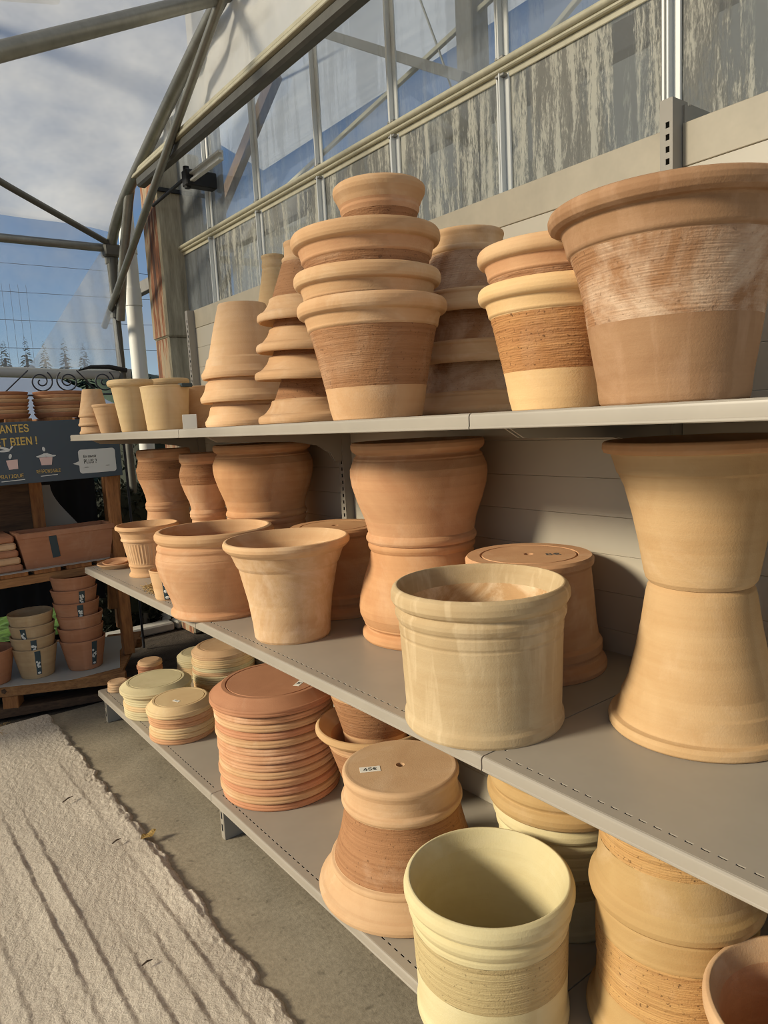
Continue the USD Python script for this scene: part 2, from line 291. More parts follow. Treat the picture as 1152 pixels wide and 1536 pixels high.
def brushed_z(X, Y):
    wob = 0.05 * (meshkit.noise(np.stack([X * 2, Y * 1.2, X * 0], -1), 11) - 0.5) + 0.006 * (meshkit.noise(np.stack([X * 9, Y * 26, X * 0], -1), 13) - 0.5)
    ph = (X + wob) / 0.07; fr = ph - np.floor(ph)
    saw = np.where(fr < 0.8, fr / 0.8, (1 - fr) / 0.2)
    on = np.clip(2.0 * meshkit.noise(np.stack([np.floor(ph) * 1.7, Y * 1.3, X * 0], -1), 12) - 0.45, 0.05, 1) * (0.6 + 0.8 * meshkit.noise(np.stack([X * 12, Y * 14, X * 0], -1), 19))
    fade = np.clip((3.45 - Y) / 0.9, 0.12, 1)
    z = 0.012 + 0.007 * saw * on * fade + 0.0035 * (meshkit.fbm(np.stack([X * 90, Y * 60, X * 0], -1), 3, 15) - 0.5)
    z += 0.008 * (meshkit.fbm(np.stack([X * 2, Y * 2, X * 0], -1), 2, 16) - 0.5)
    e = crack_x(Y) - X
    rough = 0.014 * (meshkit.fbm(np.stack([X * 80, Y * 70, X * 0], -1), 3, 17) - 0.5) * np.exp(-np.maximum(e, 0) / 0.035)
    return np.where(e > 0, z * np.clip(e / 0.012, 0.25, 1) + rough, -0.012)
xs = np.concatenate([np.linspace(-3, 0.0, 50)[:-1], np.linspace(0.0, 0.76, 240)]); ys = np.concatenate([np.linspace(-2, 0.7, 40)[:-1], np.linspace(0.7, 3.84, 560)])
struct('paving', grid(xs, ys, brushed_z), 'brushed', smooth=True)
struct('ground', grid(np.linspace(-14, 14, 80), np.linspace(3.84, 24, 90), lambda X, Y: -0.015 + 0.03 * (meshkit.fbm(np.stack([X * 3, Y * 3, X * 0], -1), 3, 9) - 0.5)), 'soil', smooth=True)
struct('ground_far', cat([box((-60, -60, -0.12), (60, 3.8, -0.03)), box((-60, 24, -0.3), (120, 140, -0.2)), box((-60, 3.8, -0.3), (-13.9, 24, -0.05)), box((13.9, 3.8, -0.3), (60, 24, -0.05))]), 'soil')
top('grass_strip', grid(np.linspace(-3, 6, 200), np.linspace(5.25, 6.6, 60), lambda X, Y: 0.03 + 0.07 * meshkit.fbm(np.stack([X * 22, Y * 22, X * 0], -1), 3, 4)), 'grass', 'strip of sunlit green grass behind the wooden racks', 'grass', smooth=True, kind='stuff')
top('kerb_strip', cat([bbox((-1 + 0.7 * k, 4.9, -0.01), (-0.32 + 0.7 * k, 5.02, 0.05), 0.01) for k in range(5)]), 'kerb', 'pale stone kerb lying behind the wooden rack', 'kerb')
struct('hillside', grid(np.linspace(19, 90, 70), np.linspace(60, 110, 30), lambda X, Y: np.maximum(0, 11 * np.clip((X - 19) / 5, 0, 1) * np.sin((Y - 60) / 50 * np.pi / 2)) * (0.45 + meshkit.fbm(np.stack([X / 22, Y / 22, X * 0], -1), 4, 8)) - 1), 'hill', smooth=True)

# dry leaf, twigs and straw on the floor
def leaf_mesh(L, W):
    t = np.linspace(0, 1, 9); w = W * np.sin(np.pi * t ** 0.8) + 0.001
    v = np.vstack([np.stack([t * L, w / 2, 0.012 * t + 0.006 * np.sin(9 * t)], 1), np.stack([t * L, t * 0, 0.012 * t - 0.002], 1), np.stack([t * L, -w / 2, 0.010 * t + 0.004 * np.sin(7 * t)], 1)])
    f = []
    for r in (0, 9):
        for k in range(8): f += [[r + k, r + 9 + k, r + 10 + k], [r + k, r + 10 + k, r + 1 + k]]
    return trimesh.Trimesh(v, f, process=False)
top('dry_leaf', place(leaf_mesh(0.055, 0.035), t=(0.675, 2.375, 0.021)), 'leaf_dry', 'curled yellow-brown dry leaf on the crack between the two floor slabs', 'leaf')
for (x, y, a, L, lab) in ((0.55, 2.83, 0.5, 0.05, 'short dark twig on the rough paving, farther one'), (0.605, 2.41, 0.3, 0.035, 'tiny dark twig on the rough paving near the dry leaf'), (0.49, 1.78, 0.1, 0.03, 'tiny dark twig on the rough paving, nearest one')):
    top('twig', tube([(x - L / 2 * math.cos(a), y - L / 2 * math.sin(a), 0.027), (x, y, 0.031), (x + L / 2 * math.cos(a), y + L / 2 * math.sin(a), 0.027)], [0.002, 0.0028, 0.001], 6), 'twig', lab, 'twig')
def straw_heap(cx, cy, z, rx, ry, n, h, seed):
    r = random.Random(seed); ms = []
    for _ in range(n):
        a = r.uniform(0, math.pi); rr = r.random() ** 0.6; b = r.uniform(0, 2 * math.pi); L = r.uniform(0.012, 0.05)
        x, y = cx + rx * rr * math.cos(b), cy + ry * rr * math.sin(b); zz = z + 0.002 + h * (1 - rr) * r.random()
        d = np.array([math.cos(a), math.sin(a), r.uniform(-0.25, 0.4)]) * L / 2
        p = np.array([x, y, max(zz, z + 0.001 + abs(d[2]))]); ms.append(tube([p - d, p + [0, 0, r.uniform(0, 0.006)], p + d], 0.0009, 3, False))
    return cat(ms)
top('straw_clump', straw_heap(0.965, 2.80, 0.778, 0.05, 0.10, 260, 0.035, 1), 'straw', 'small clump of straw and dirt on the middle shelf', 'straw', kind='stuff')
top('straw_litter', straw_heap(0.42, 3.75, 0.0, 0.22, 0.16, 340, 0.02, 2), 'straw', 'dry straw litter on the ground at the rack leg', 'straw', kind='stuff')

# ------------------------------------------------------------------ shelving (three bays of one steel gondola)
SX, UX, PX = 0.885, 1.507, 1.545
SEAM = [-0.425, 0.908, 2.241, 3.574]
ZB, ZM, ZT = 0.161, 0.778, 1.412
def shelf_mesh(y0, y1, z, slots=True):
    y0 += 0.0015; y1 -= 0.0015
    poly = sg.box(SX + 0.006, y0, PX - 0.002, y1)
    if slots:
        holes = []
        n = int((y1 - y0 - 0.06) / 0.025); s = (y1 - y0 - n * 0.025) / 2
        for k in range(n + 1):
            c = y0 + s + k * 0.025; holes.append(sg.box(SX + 0.027, c - 0.0065, SX + 0.0315, c + 0.0065))
        for c in (y0 + 0.012, y1 - 0.012): holes.append(sg.box(SX + 0.05, c - 0.004, SX + 0.054, c + 0.004))
        poly = poly.difference(sg.MultiPolygon(holes))
    plate = trimesh.creation.extrude_polygon(poly, 0.002, engine='earcut'); plate.apply_translation((0, 0, z - 0.002))
    # front lip: rounded nose, face and a bead along its lower edge
    prof = sg.Polygon([(0.007, 0), (0.0035, -0.0008), (0.001, -0.003), (0, -0.0065), (0, -0.0225), (-0.001, -0.0235), (-0.0012, -0.0265), (0, -0.028), (0.012, -0.028), (0.012, -0.026), (0.003, -0.025), (0.003, -0.004), (0.007, -0.002)])
    lip = trimesh.creation.extrude_polygon(prof, y1 - y0, engine='earcut')
    lip = place(lip, ((1, 0, 0), (0, 0, 1), (0, -1, 0)), (SX, y1, z))
    ribs = [box((SX + 0.02, y, z - 0.026), (PX - 0.01, y + 0.0015, z - 0.002)) for y in (y0, y1 - 0.0015)]
    ribs += [box((x, y0 + 0.01, z - 0.022), (x + 0.05, y1 - 0.01, z - 0.0021)) for x in (1.08, 1.32)]
    return cat([plate, lip] + ribs)
def bracket_mesh(y, z):
    p = sg.Polygon([(SX + 0.09, -0.029), (UX, -0.029), (UX, -0.15), (UX - 0.03, -0.15), (UX - 0.05, -0.115), (UX - 0.10, -0.085), (UX - 0.2, -0.066), (SX + 0.13, -0.05)])
    return place(trimesh.creation.extrude_polygon(p, 0.004, engine='earcut'), ((1, 0, 0), (0, 0, 1), (0, -1, 0)), (0, y, z))
def upright_mesh(y, ztop):
    p = sg.box(-0.015, 0.0, 0.015, ztop)
    holes = [sg.box(-0.0075, 0.1 + 0.025 * k, 0.0015, 0.1 + 0.025 * k + 0.0125) for k in range(int((ztop - 0.12) / 0.025))]
    pl = trimesh.creation.extrude_polygon(p.difference(sg.MultiPolygon(holes)), 0.002, engine='earcut')
    pl = place(pl, ((0, 1, 0), (0, 0, 1), (1, 0, 0)), (UX, y, 0))
    return cat([pl, box((UX + 0.002, y - 0.015, 0), (UX + 0.06, y - 0.0135, ztop)), box((UX + 0.002, y + 0.0135, 0), (UX + 0.06, y + 0.015, ztop)), box((UX + 0.058, y - 0.0135, 0), (UX + 0.06, y + 0.0135, ztop))])
BAYNAME = ['grey steel shelving bay nearest the camera, under the large flared pots', 'grey steel shelving bay in the middle of the run, under the tall nested stack', 'grey steel shelving bay at the far end of the run, beside the wooden rack']
for b in range(3):
    y0, y1 = SEAM[b], SEAM[b + 1]
    t = thing('shelving_bay', BAYNAME[b], 'shelving', group='bays of the steel shelving')
    for z in (ZB, ZM, ZT):
        sh = part(t, 'shelf', shelf_mesh(y0, y1, z), 'shelf_metal', smooth=25)
        part(sh, 'slot_backing', box((SX + 0.024, y0 + 0.01, z - 0.0045), (SX + 0.056, y1 - 0.01, z - 0.0035)), 'slot_dark')  # added dark strip, stands in for the shade inside the slots
    part(t, 'upright', upright_mesh(y1, 2.06 if b == 0 else 2.01), 'upright_paint')
    if b == 0: part(t, 'upright', upright_mesh(y0, 2.06), 'upright_paint')
    for z in (ZM, ZT):
        part(t, 'shelf_bracket', bracket_mesh(y1 - 0.006, z), 'upright_paint'); part(t, 'shelf_bracket', bracket_mesh(y0 + 0.006, z), 'upright_paint')
    yf = y1 - 0.03
    foot = cat([bbox((SX + 0.02, yf - 0.014, 0), (PX, yf + 0.014, ZB - 0.029), 0.002)])
    ft = part(t, 'base_foot', foot, 'upright_paint')
    part(ft, 'slot', cat([box((SX + 0.0195, yf - 0.005, 0.03 + 0.045 * k), (SX + 0.021, yf + 0.005, 0.055 + 0.045 * k)) for k in range(2)]), 'slot_dark', kind='stuff')
    z = 0.18; k = 0
    zt = 1.921
    while zt > 0.2:
        part(t, 'panel_board', bbox((PX, y0 + 0.0165, zt - 0.0982), (PX + 0.012, y1 - 0.0165, zt - 0.0003), 0.0008), 'panel_paint'); zt -= 0.0985
    part(t, 'top_rail', bbox((PX - 0.002, y0 + 0.0165, 1.9215), (PX + 0.014, y1 - 0.0165, 2.012), 0.0015), 'panel_stained')
    if b == 0:
        tb = cat([box((UX + 0.062, y1 - 0.02, 1.985), (UX + 0.25, y1 - 0.017, 2.055)), box((UX + 0.062, y1 + 0.017, 1.985), (UX + 0.25, y1 + 0.02, 2.055)), box((UX + 0.04, y1 - 0.02, 2.0), (UX + 0.062, y1 + 0.02, 2.05))])
        part(t, 'wall_bracket', tb, 'upright_paint')

# ------------------------------------------------------------------ glasshouse wall behind the shelving
GX = 1.98
MUL = [-0.65, -0.05, 0.56, 1.17, 1.795, 2.395, 2.96, 3.575, 4.185, 4.68]
RAIL = 2.58
win = UsdGeom.Xform.Define(stage, '/World/window_1').GetPrim(); tag(win, kind='structure')
for k in range(len(MUL) - 1):
    struct('pane_upper', box((GX, MUL[k] + 0.003, RAIL + 0.004), (GX + 0.004, MUL[k + 1] - 0.003, 3.45)), 'glass_clear', win)
    struct('pane_lower', box((GX, MUL[k] + 0.003, 1.2), (GX + 0.004, MUL[k + 1] - 0.003, RAIL - 0.004)), 'glass_washed' if k < len(MUL) - 2 else 'glass_clear', win)
for y in MUL:
    for (z0, z1) in ((1.2, RAIL - 0.022), (RAIL + 0.022, 3.46)):
        struct('mullion', cat([bbox((GX - 0.010, y - 0.026, z0), (GX - 0.001, y + 0.026, z1), 0.002), bbox((GX - 0.032, y - 0.0035, z0), (GX - 0.010, y + 0.0035, z1), 0.001), bbox((GX - 0.018, y + 0.018, z0), (GX - 0.010, y + 0.026, z1), 0.001)]), 'white_alu', win)
        zc = z0 + 0.0 if z0 > 2 else z1 - 0.012
        struct('glazing_clip', bbox((GX - 0.03, y - 0.02, zc), (GX - 0.003, y + 0.02, zc + 0.010), 0.002), 'grey_alu', win)
struct('glazing_rail', cat([tube([(GX - 0.026, MUL[0], RAIL + 0.010), (GX - 0.026, MUL[-1], RAIL + 0.010)], 0.012, 14), bbox((GX - 0.024, MUL[0], RAIL - 0.014), (GX - 0.002, MUL[-1], RAIL + 0.006), 0.004), bbox((GX - 0.007, MUL[0], RAIL - 0.036), (GX - 0.002, MUL[-1], RAIL - 0.014), 0.002)]), 'cream_alu', win, smooth=40)
struct('glazing_plate', bbox((GX - 0.03, MUL[0], 3.45), (GX + 0.03, MUL[-1], 3.52), 0.004), 'grey_alu', win)
struct('wall_right', box((GX - 0.02, MUL[0], 0), (GX + 0.06, MUL[-1], 1.2)), 'inside_wall')
# frame of the glasshouse, seen through the panes
fr = UsdGeom.Xform.Define(stage, '/World/trim_1').GetPrim(); tag(fr, kind='structure')
struct('frame_post', bbox((2.75, 2.70, 0), (2.87, 2.82, 5.2), 0.006), 'brace_paint', fr)
struct('frame_post', bbox((2.75, 5.9, 0), (2.87, 6.02, 5.2), 0.006), 'brace_paint', fr)
struct('frame_beam', beam((2.72, 5.2, 4.55), (2.72, 2.70, 3.06), 0.05, 0.12, (1, 0, 0)), 'brace_paint', fr)
struct('frame_brace', beam((2.8, 2.5, 3.43), (2.8, 4.9, 3.06), 0.025, 0.025), 'cream_alu', fr)
struct('frame_brace', beam((2.8, 1.9, 3.27), (2.8, 2.6, 2.95), 0.025, 0.025), 'cream_alu', fr)
struct('frame_brace', beam((2.6, 4.35, 3.7), (2.6, 5.7, 2.85), 0.09, 0.06, (1, 0, 0)), 'rust_brace', fr)
struct('frame_cable', tube([(2.8, 3.25, 3.95), (2.8, 3.13, 3.644), (2.8, 3.0, 3.34), (2.8, 2.9, 3.08), (2.8, 2.88, 2.9)], 0.006, 8), 'grey_alu', fr, smooth=True)
struct('frame_rail', bbox((2.76, -2, 2.86), (2.84, 8, 2.98), 0.004), 'brace_paint', fr)
struct('shade_screen', box((2.07, 4.19, 0), (2.08, 4.66, 3.6)), 'black_cloth', fr)
struct('wall_back', cat([box((6.0, -4, 0), (6.1, 12, 5.0))]), 'inside_wall')
struct('roof_glazing', sheet([np.stack([0 * w + 2.02 + 7.5 * t_, -4 + (8.9 + 12.0 * t_) * w, 0 * w + 3.55 + 4.3 * t_], -1) for w in [np.linspace(0, 1, 60)] for t_ in np.linspace(0, 1, 30)]), 'glass_whitened', fr)
# actuator rail of the roof vent, at the left end of the wall
t = thing('vent_rail', 'short white aluminium rail with black clamp sticking out of the glass wall', 'rail', (0, 0, 0))
part(t, 'channel', cat([bbox((1.80, 3.66, 2.82), (1.825, 4.10, 2.832), 0.001), bbox((1.80, 3.66, 2.858), (1.825, 4.10, 2.87), 0.001), bbox((1.822, 3.66, 2.82), (1.828, 4.10, 2.87), 0.001)]), 'white_alu')
part(t, 'clamp', cat([bbox((1.78, 4.05, 2.80), (1.97, 4.12, 2.89), 0.006), tube([(1.80, 4.09, 2.79), (1.80, 4.09, 2.91)], 0.018, 10)]), 'black_rubber')
part(t, 'rod', tube([(1.79, 4.11, 2.845), (1.79, 4.62, 2.83)], 0.010, 10), 'black_rubber')

# concrete column at the end of the wall, with rust down its left face
col = UsdGeom.Xform.Define(stage, '/World/column').GetPrim(); tag(col, kind='structure')
struct('shaft', cat([bbox((1.83, 4.66, 0), (2.04, 4.90, 2.02), 0.008), bbox((1.82, 4.645, 2.02), (2.08, 4.91, 3.2), 0.012)]), 'concrete_column', col)
struct('rusted_face', cat([box((1.8285, 4.672, 0), (1.8302, 4.89, 2.015)), box((1.8185, 4.66, 2.03), (1.8202, 4.90, 3.19))]), 'rust_face', col)
struct('strap', bbox((1.80, 4.63, 2.93), (2.09, 4.645, 2.955), 0.001), 'black_rubber', col)
t = thing('drain_pipe', 'white plastic rainwater downpipe standing left of the concrete column', 'pipe', (1.815, 5.22, 0))
part(t, 'pipe', tube([(0, 0, 0), (0, 0, 3.0)], 0.055, 24), 'pvc', smooth=40)
for z0, z1 in ((2.30, 2.42), (2.66, 2.72)): part(t, 'coupling', tube([(0, 0, z0), (0, 0, z1)], 0.060, 24), 'pvc', smooth=40)

# ------------------------------------------------------------------ tunnel of pipes and film on the left
HX = 1.66
tun = UsdGeom.Xform.Define(stage, '/World/trim_2').GetPrim(); tag(tun, kind='structure')
ARCH = [(5.14, 0.0), (5.14, 1.73), (5.13, 2.5), (5.121, 2.664), (4.98, 2.78), (4.733, 2.90), (4.505, 2.98), (3.804, 3.204), (3.238, 3.367), (2.5, 3.53), (1.6, 3.68), (0.5, 3.80), (-0.6, 3.83), (-1.8, 3.74), (-3.0, 3.5)]
def spline(pts, n):
    from scipy.interpolate import CubicSpline
    p = np.array(pts, float); s = np.concatenate([[0], np.cumsum(np.linalg.norm(np.diff(p, axis=0), axis=1))])
    return CubicSpline(s, p)(np.linspace(0, s[-1], n))
A2 = spline(ARCH[3:], 60)
struct('hoop', tube([(HX, y, z) for y, z in A2], 0.034, 14), 'galvanised', tun, smooth=40)
struct('post', tube([(HX, 5.14, 0), (HX, 5.14, 2.05), (HX, 5.145, 2.3), (HX, 5.121, 2.52), (HX, 5.121, 2.70)], [0.027, 0.027, 0.027, 0.036, 0.036], 14), 'galvanised_dark', tun, smooth=40)
struct('post', tube([(HX + 0.01, 5.09, 2.18), (HX + 0.01, 4.95, 2.5), (HX + 0.01, 4.72, 2.86), (HX + 0.01, 4.66, 2.94)], 0.030, 14), 'galvanised', tun, smooth=40)
struct('brace', tube([(HX - 0.04, 5.30, 2.163), (HX - 0.04, 3.14, 3.322), (HX - 0.04, 2.6, 3.61)], 0.022, 12), 'galvanised', tun, smooth=40)
struct('clamp', cat([tube([(HX, 5.14, 2.20), (HX, 5.14, 2.26)], 0.042, 12), tube([(HX, 5.13, 2.56), (HX, 5.13, 2.62)], 0.045, 12), bbox((HX - 0.06, 5.06, 2.60), (HX + 0.05, 5.16, 2.68), 0.01)]), 'galvanised_dark', tun)
struct('purlin', tube([(-1.5, 5.12, 2.66), (HX, 5.12, 2.66)], 0.027, 14), 'galvanised', tun, smooth=40)
struct('purlin', tube([(HX, 5.10, 2.68), (1.0, 4.78, 2.87), (0.2, 4.36, 3.11), (-0.6, 3.94, 3.2)], 0.020, 12), 'galvanised_dark', tun, smooth=40)
struct('cross_tube', tube([(HX + 0.02, 3.2, 3.38), (0.64, 2.85, 2.74), (-0.5, 2.46, 2.03)], 0.033, 16), 'galvanised', tun, smooth=40)
struct('cross_tube', tube([(1.40, 4.90, 4.06), (0.60, 4.0, 3.46), (-0.6, 2.6, 2.55)], 0.030, 14), 'galvanised_dark', tun, smooth=40)
gut = UsdGeom.Xform.Define(stage, '/World/trim_3').GetPrim(); tag(gut, kind='structure')
struct('gutter_rail', cat([bbox((HX - 0.02, -2.8, 2.965), (HX + 0.02, 4.53, 2.985), 0.003), bbox((HX - 0.026, -2.8, 2.945), (HX + 0.012, 4.53, 2.963), 0.003)]), 'cream_alu', gut)
struct('gutter_tube', bbox((HX - 0.012, -2.8, 2.885), (HX + 0.05, 4.5, 2.945), 0.012), 'galvanised_dark', gut)
# roof film: from its wavy lower edge over the hoops; clear film below it down to the rolled edge
xs = np.linspace(-2.5, HX, 110); sp = spline([(5.06, 2.74), (4.98, 2.80), (4.733, 2.93), (4.505, 3.01), (3.804, 3.24), (3.238, 3.405), (2.5, 3.57), (1.6, 3.72), (0.5, 3.84), (-0.6, 3.87), (-1.8, 3.78), (-3.0, 3.54)], 90)
rows = []
for k, (y, z) in enumerate(sp):
    w = 1.0 if k == 0 else 0.0
    edge = 0.05 * np.sin(xs * 2.1 + 0.4) + 0.02 * np.sin(xs * 5.3)
    fold = 0.012 * np.exp(-k / 9) * np.sin(xs * 9 + k * 0.5)
    rows.append(np.stack([xs, y + fold, z + 0.03 + fold * 0.5 + edge * np.exp(-k / 3.0)], -1))
struct('roof_film', sheet(rows), 'film_roof', tun, smooth=True)
zs = np.linspace(1.84, 2.84, 40); xs2 = np.linspace(-1.5, HX, 240)
struct('side_film', sheet([np.stack([xs2, 5.17 - 0.02 + 0.012 * meshkit.fbm(np.stack([xs2 * 5, 0 * xs2 + z * 1.5, xs2 * 0], -1), 3, 21) + (0.0 if z < 2.66 else -(z - 2.66) * 0.45), 0 * xs2 + z], -1) for z in zs]), 'film_clear', tun, smooth=True)
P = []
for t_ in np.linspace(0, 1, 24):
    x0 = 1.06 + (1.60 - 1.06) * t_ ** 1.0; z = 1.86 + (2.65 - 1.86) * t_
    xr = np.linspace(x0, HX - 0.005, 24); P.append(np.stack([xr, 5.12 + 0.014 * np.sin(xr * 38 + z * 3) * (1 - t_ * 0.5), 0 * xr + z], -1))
struct('film_flap', sheet(P), 'film_flap', tun, smooth=True)  # added triangle of milky film, a painted patch of sunlight
struct('film_roll', tube([(x, 5.15 + 0.008 * math.sin(x * 5), 1.83 + 0.012 * math.sin(x * 3.1)) for x in np.linspace(-1.5, 1.72, 60)], 0.034, 12), 'sheet_white', tun, smooth=40)
struct('film_roll', tube([(1.36, 5.10, 1.84), (1.44, 5.09, 1.862), (1.56, 5.09, 1.862), (1.68, 5.10, 1.84)], [0.004, 0.012, 0.016, 0.016], 10), 'black_rubber', tun, smooth=40)
# gable film between hoop and gutter rail, hanging in folds
ya = A2[:, 0]; za = A2[:, 1]; o = np.argsort(ya)
yy = np.linspace(-2.8, 4.5, 360); ztop = np.interp(yy, ya[o], za[o])
rows = []
for t_ in np.linspace(0, 1, 24):
    z = 2.97 + (ztop + 0.03 - 2.97) * t_
    fold = 0.012 * np.sin(yy * 27 + 2.0 * t_ + 2.5 * np.sin(yy * 3)) * (0.35 + 0.65 * t_) + 0.014 * (meshkit.fbm(np.stack([yy * 9 - t_ * 1.2, yy * 0 + t_, yy * 0], -1), 3, 33) - 0.5)
    rows.append(np.stack([HX + 0.045 + fold, yy, z], -1))
struct('gable_film', sheet(rows), 'film_gable', tun, smooth=True)
# ------------------------------------------------------------------ pots: turned profiles
def chaikin(P, it=2):
    P = np.asarray(P, float)
    for _ in range(it):
        Q = np.empty((2 * len(P) - 2, 2)); Q[0::2] = 0.75 * P[:-1] + 0.25 * P[1:]; Q[1::2] = 0.25 * P[:-1] + 0.75 * P[1:]
        P = np.vstack([P[:1], Q, P[-1:]])
    return P
def tighten(P, d=0.0022):
    """extra points close to the corners of long stretches, so that rings and grooves stay crisp"""
    out = [P[0]]
    for a, b in zip(P[:-1], P[1:]):
        L = np.linalg.norm(b - a)
        if L > 3.2 * d: out += [a + (b - a) * d / L, b - (b - a) * d / L]
        out.append(b)
    return np.array(out)
def lathe(runs, n, flip_h=None, relief=None):
    """each run is a polyline of (r, z); runs do not share vertices, so their joints stay sharp"""
    ang = np.arange(n) * 2 * np.pi / n; V, F, b = [], [], 0
    for run in runs:
        run = np.asarray(run, float); m = len(run)
        r = np.repeat(run[:, :1], n, 1); z = np.repeat(run[:, 1:], n, 1)
        if relief is not None: r = r + relief(ang[None, :], z)
        v = np.stack([r * np.cos(ang), r * np.sin(ang), z], -1).reshape(-1, 3)
        i, j = np.meshgrid(np.arange(m - 1), np.arange(n), indexing='ij'); k = (j + 1) % n
        f = np.stack([i * n + j, i * n + k, (i + 1) * n + k, (i + 1) * n + j], -1).reshape(-1, 4)
        V.append(v); F.append(f + b); b += m * n
    V, F = np.vstack(V), np.vstack(F)
    if flip_h is not None: V[:, 2] = flip_h - V[:, 2]; F = F[:, ::-1]
    return V, F
def comb(seed, amp, freq=1.0):
    def f(a, z):
        p = np.stack([np.cos(a) * 2.6 + 0 * z, np.sin(a) * 2.6 + 0 * z, z * 560 * freq + 0 * a], -1)
        q = np.stack([np.cos(a) * 16 + 0 * z, np.sin(a) * 16 + 0 * z, z * 430 * freq + 0 * a], -1)
        return amp * (1.3 * (meshkit.noise(p, seed) - 0.5) + 0.9 * (meshkit.noise(q, seed + 1) - 0.5))
    return f
def pot(name, label, loc, prof, mats, sc=1.0, zsc=None, wall=0.012, band=None, rim=None, inv=False, rot=(0, 0, 0), group=None, hole=0.012, groove=False, n=96, seed=1, flutes=0, category='plant pot', amp=0.0008, foot=None, floor=0.014):
    """mats: body, combed band, rim, inside. prof: outer (r, z) from the foot corner up to the top of the rim. Pieces: body, combed_band, rim, inner_wall (and flutes)"""
    zsc = zsc or sc
    P = np.array(prof, float) * [sc, zsc]; H = P[:, 1].max()
    O = chaikin(tighten(P), 1)
    body, comb_m, rim_m, in_m = (list(mats) + [mats[0]] * 4)[:4] if len(mats) < 4 else mats
    t = thing(name, label, category, loc, rot, group)
    fh = H if inv else None
    r0 = O[0, 0]
    base = [[(hole, 0), (r0 * 0.80, 0)], [(r0 * 0.80, 0), (r0 * 0.79, 0.0035), (r0 * 0.765, 0.0035), (r0 * 0.755, 0)], [(r0 * 0.755, 0), (r0 * 0.755, 0)]] if groove else None
    if groove: runs = [[(hole, 0), (r0 * 0.755, 0)], [(r0 * 0.755, 0), (r0 * 0.765, 0.004), (r0 * 0.785, 0.004), (r0 * 0.795, 0)], [(r0 * 0.795, 0), (r0, 0)]]
    else: runs = [[(hole, 0)] + [(hole + (r0 - hole) * q / 40, 0.0007 * (q % 2)) for q in range(1, 39)] + [(r0 - .003, 0), (r0, 0)]]
    runs.append([(hole, floor), (hole, 0)])
    runs[0][-1] = runs[0][-1]
    top_i = int(np.argmax(O[:, 1]))
    cut = lambda z: next(k for k in range(len(O)) if O[k, 1] >= z)
    def split(a, b):
        """outer polyline between heights a and b, ends interpolated"""
        ia, ib = cut(a), cut(b) if b < H - 1e-6 else len(O)
        pts = [tuple(p) for p in O[ia:ib]]
        def at(z, i):
            p, q = O[i - 1], O[i]; w = (z - p[1]) / max(q[1] - p[1], 1e-9); return (p[0] + w * (q[0] - p[0]), z)
        if ia > 0 and O[ia, 1] > a + 1e-6: pts = [at(a, ia)] + pts
        if b < H - 1e-6: pts = pts + [at(b, ib)]
        return pts
    rz = (rim * zsc) if rim else H * 0.9
    if flutes:
        z0, z1 = [x * zsc for x in band]
        runs.append(split(0, z0)); part(t, 'collar', lathe([split(z1, rz)], n, fh), body, smooth=True)
        seg = np.array(split(z0, z1)); zz = np.linspace(z0, z1, 24); rr = np.interp(zz, seg[:, 1], seg[:, 0])
        fl = lambda a, z: -0.0022 * np.abs(np.sin(a * flutes / 2)) ** 0.7 * np.clip(np.minimum(z - z0, z1 - z) / 0.008, 0, 1) + 0.001
        part(t, 'fluted_band', lathe([np.stack([rr, zz], 1)], 360, fh, fl), comb_m, smooth=True)
    elif band:
        z0, z1 = [x * zsc for x in band]
        runs.append(split(0, z0)); part(t, 'collar', lathe([split(z1, rz)], n, fh), body, smooth=True)
        seg = np.array(split(z0, z1)); m = int((z1 - z0) / 0.0010) + 2
        zz = np.linspace(z0, z1, m); rr = np.interp(zz, seg[:, 1], seg[:, 0])
        part(t, 'combed_band', lathe([np.stack([rr, zz], 1)], 128, fh, comb(seed, amp)), comb_m, smooth=True)
    else:
        runs.append(split(0, rz))
    part(t, 'body', lathe(runs, n, fh), body, smooth=True)
    rt = O[-1, 0]
    zi = np.linspace(floor + 0.012, rz, 14)
    zd = np.linspace(0, H, 160); rd = np.interp(zd, O[:, 1], O[:, 0])
    ro = np.array([rd[np.abs(zd - z) < 0.02 * zsc + 0.004].min() for z in zi]) - wall
    ri = min(rt - 0.003, O[-4:, 0].min() - 0.004)
    inner = [(max(ro[0] - 0.012, hole + 0.002), floor)] + list(zip(ro, zi)) 
    inner_top = [(ri, H - 0.004)]
    roll = split(rz, H) + [(rt - 0.002, H - 0.0006), (ri, H - 0.005), (min(ri - 0.002, (ri + ro[-1]) / 2), (H + rz) / 2), (ro[-1], rz)]
    part(t, 'rim', lathe([roll], n, fh), rim_m, smooth=True)
    part(t, 'inner_wall', lathe([chaikin(inner[::-1], 1), [(inner[0][0], floor), (hole, floor)]], n, fh), in_m, smooth=True)
    return t, H
def price_tag(t, x, y, z, w, h, ang, text, label=None):
    m = bbox((-w / 2, -h / 2, 0), (w / 2, h / 2, 0.0008), 0.0003); c, s = math.cos(ang), math.sin(ang)
    R = ((c, s, 0), (-s, c, 0), (0, 0, 1))
    p = part(t, 'price_sticker', place(m, R, (x, y, z)), 'paper', label='small white price sticker')
    tm = meshkit.text_mesh(text, h * 0.5, 0.0004, bold=True); b = tm.bounds; tm.apply_translation((-(b[0, 0] + b[1, 0]) / 2, -(b[0, 1] + b[1, 1]) / 2, 0.0008))
    tm.apply_scale([min(1.0, w * 0.8 / max(b[1, 0] - b[0, 0], 1e-6)), 1, 1])
    part(p, 'price', place(tm, R, (x, y, z)), 'ink')

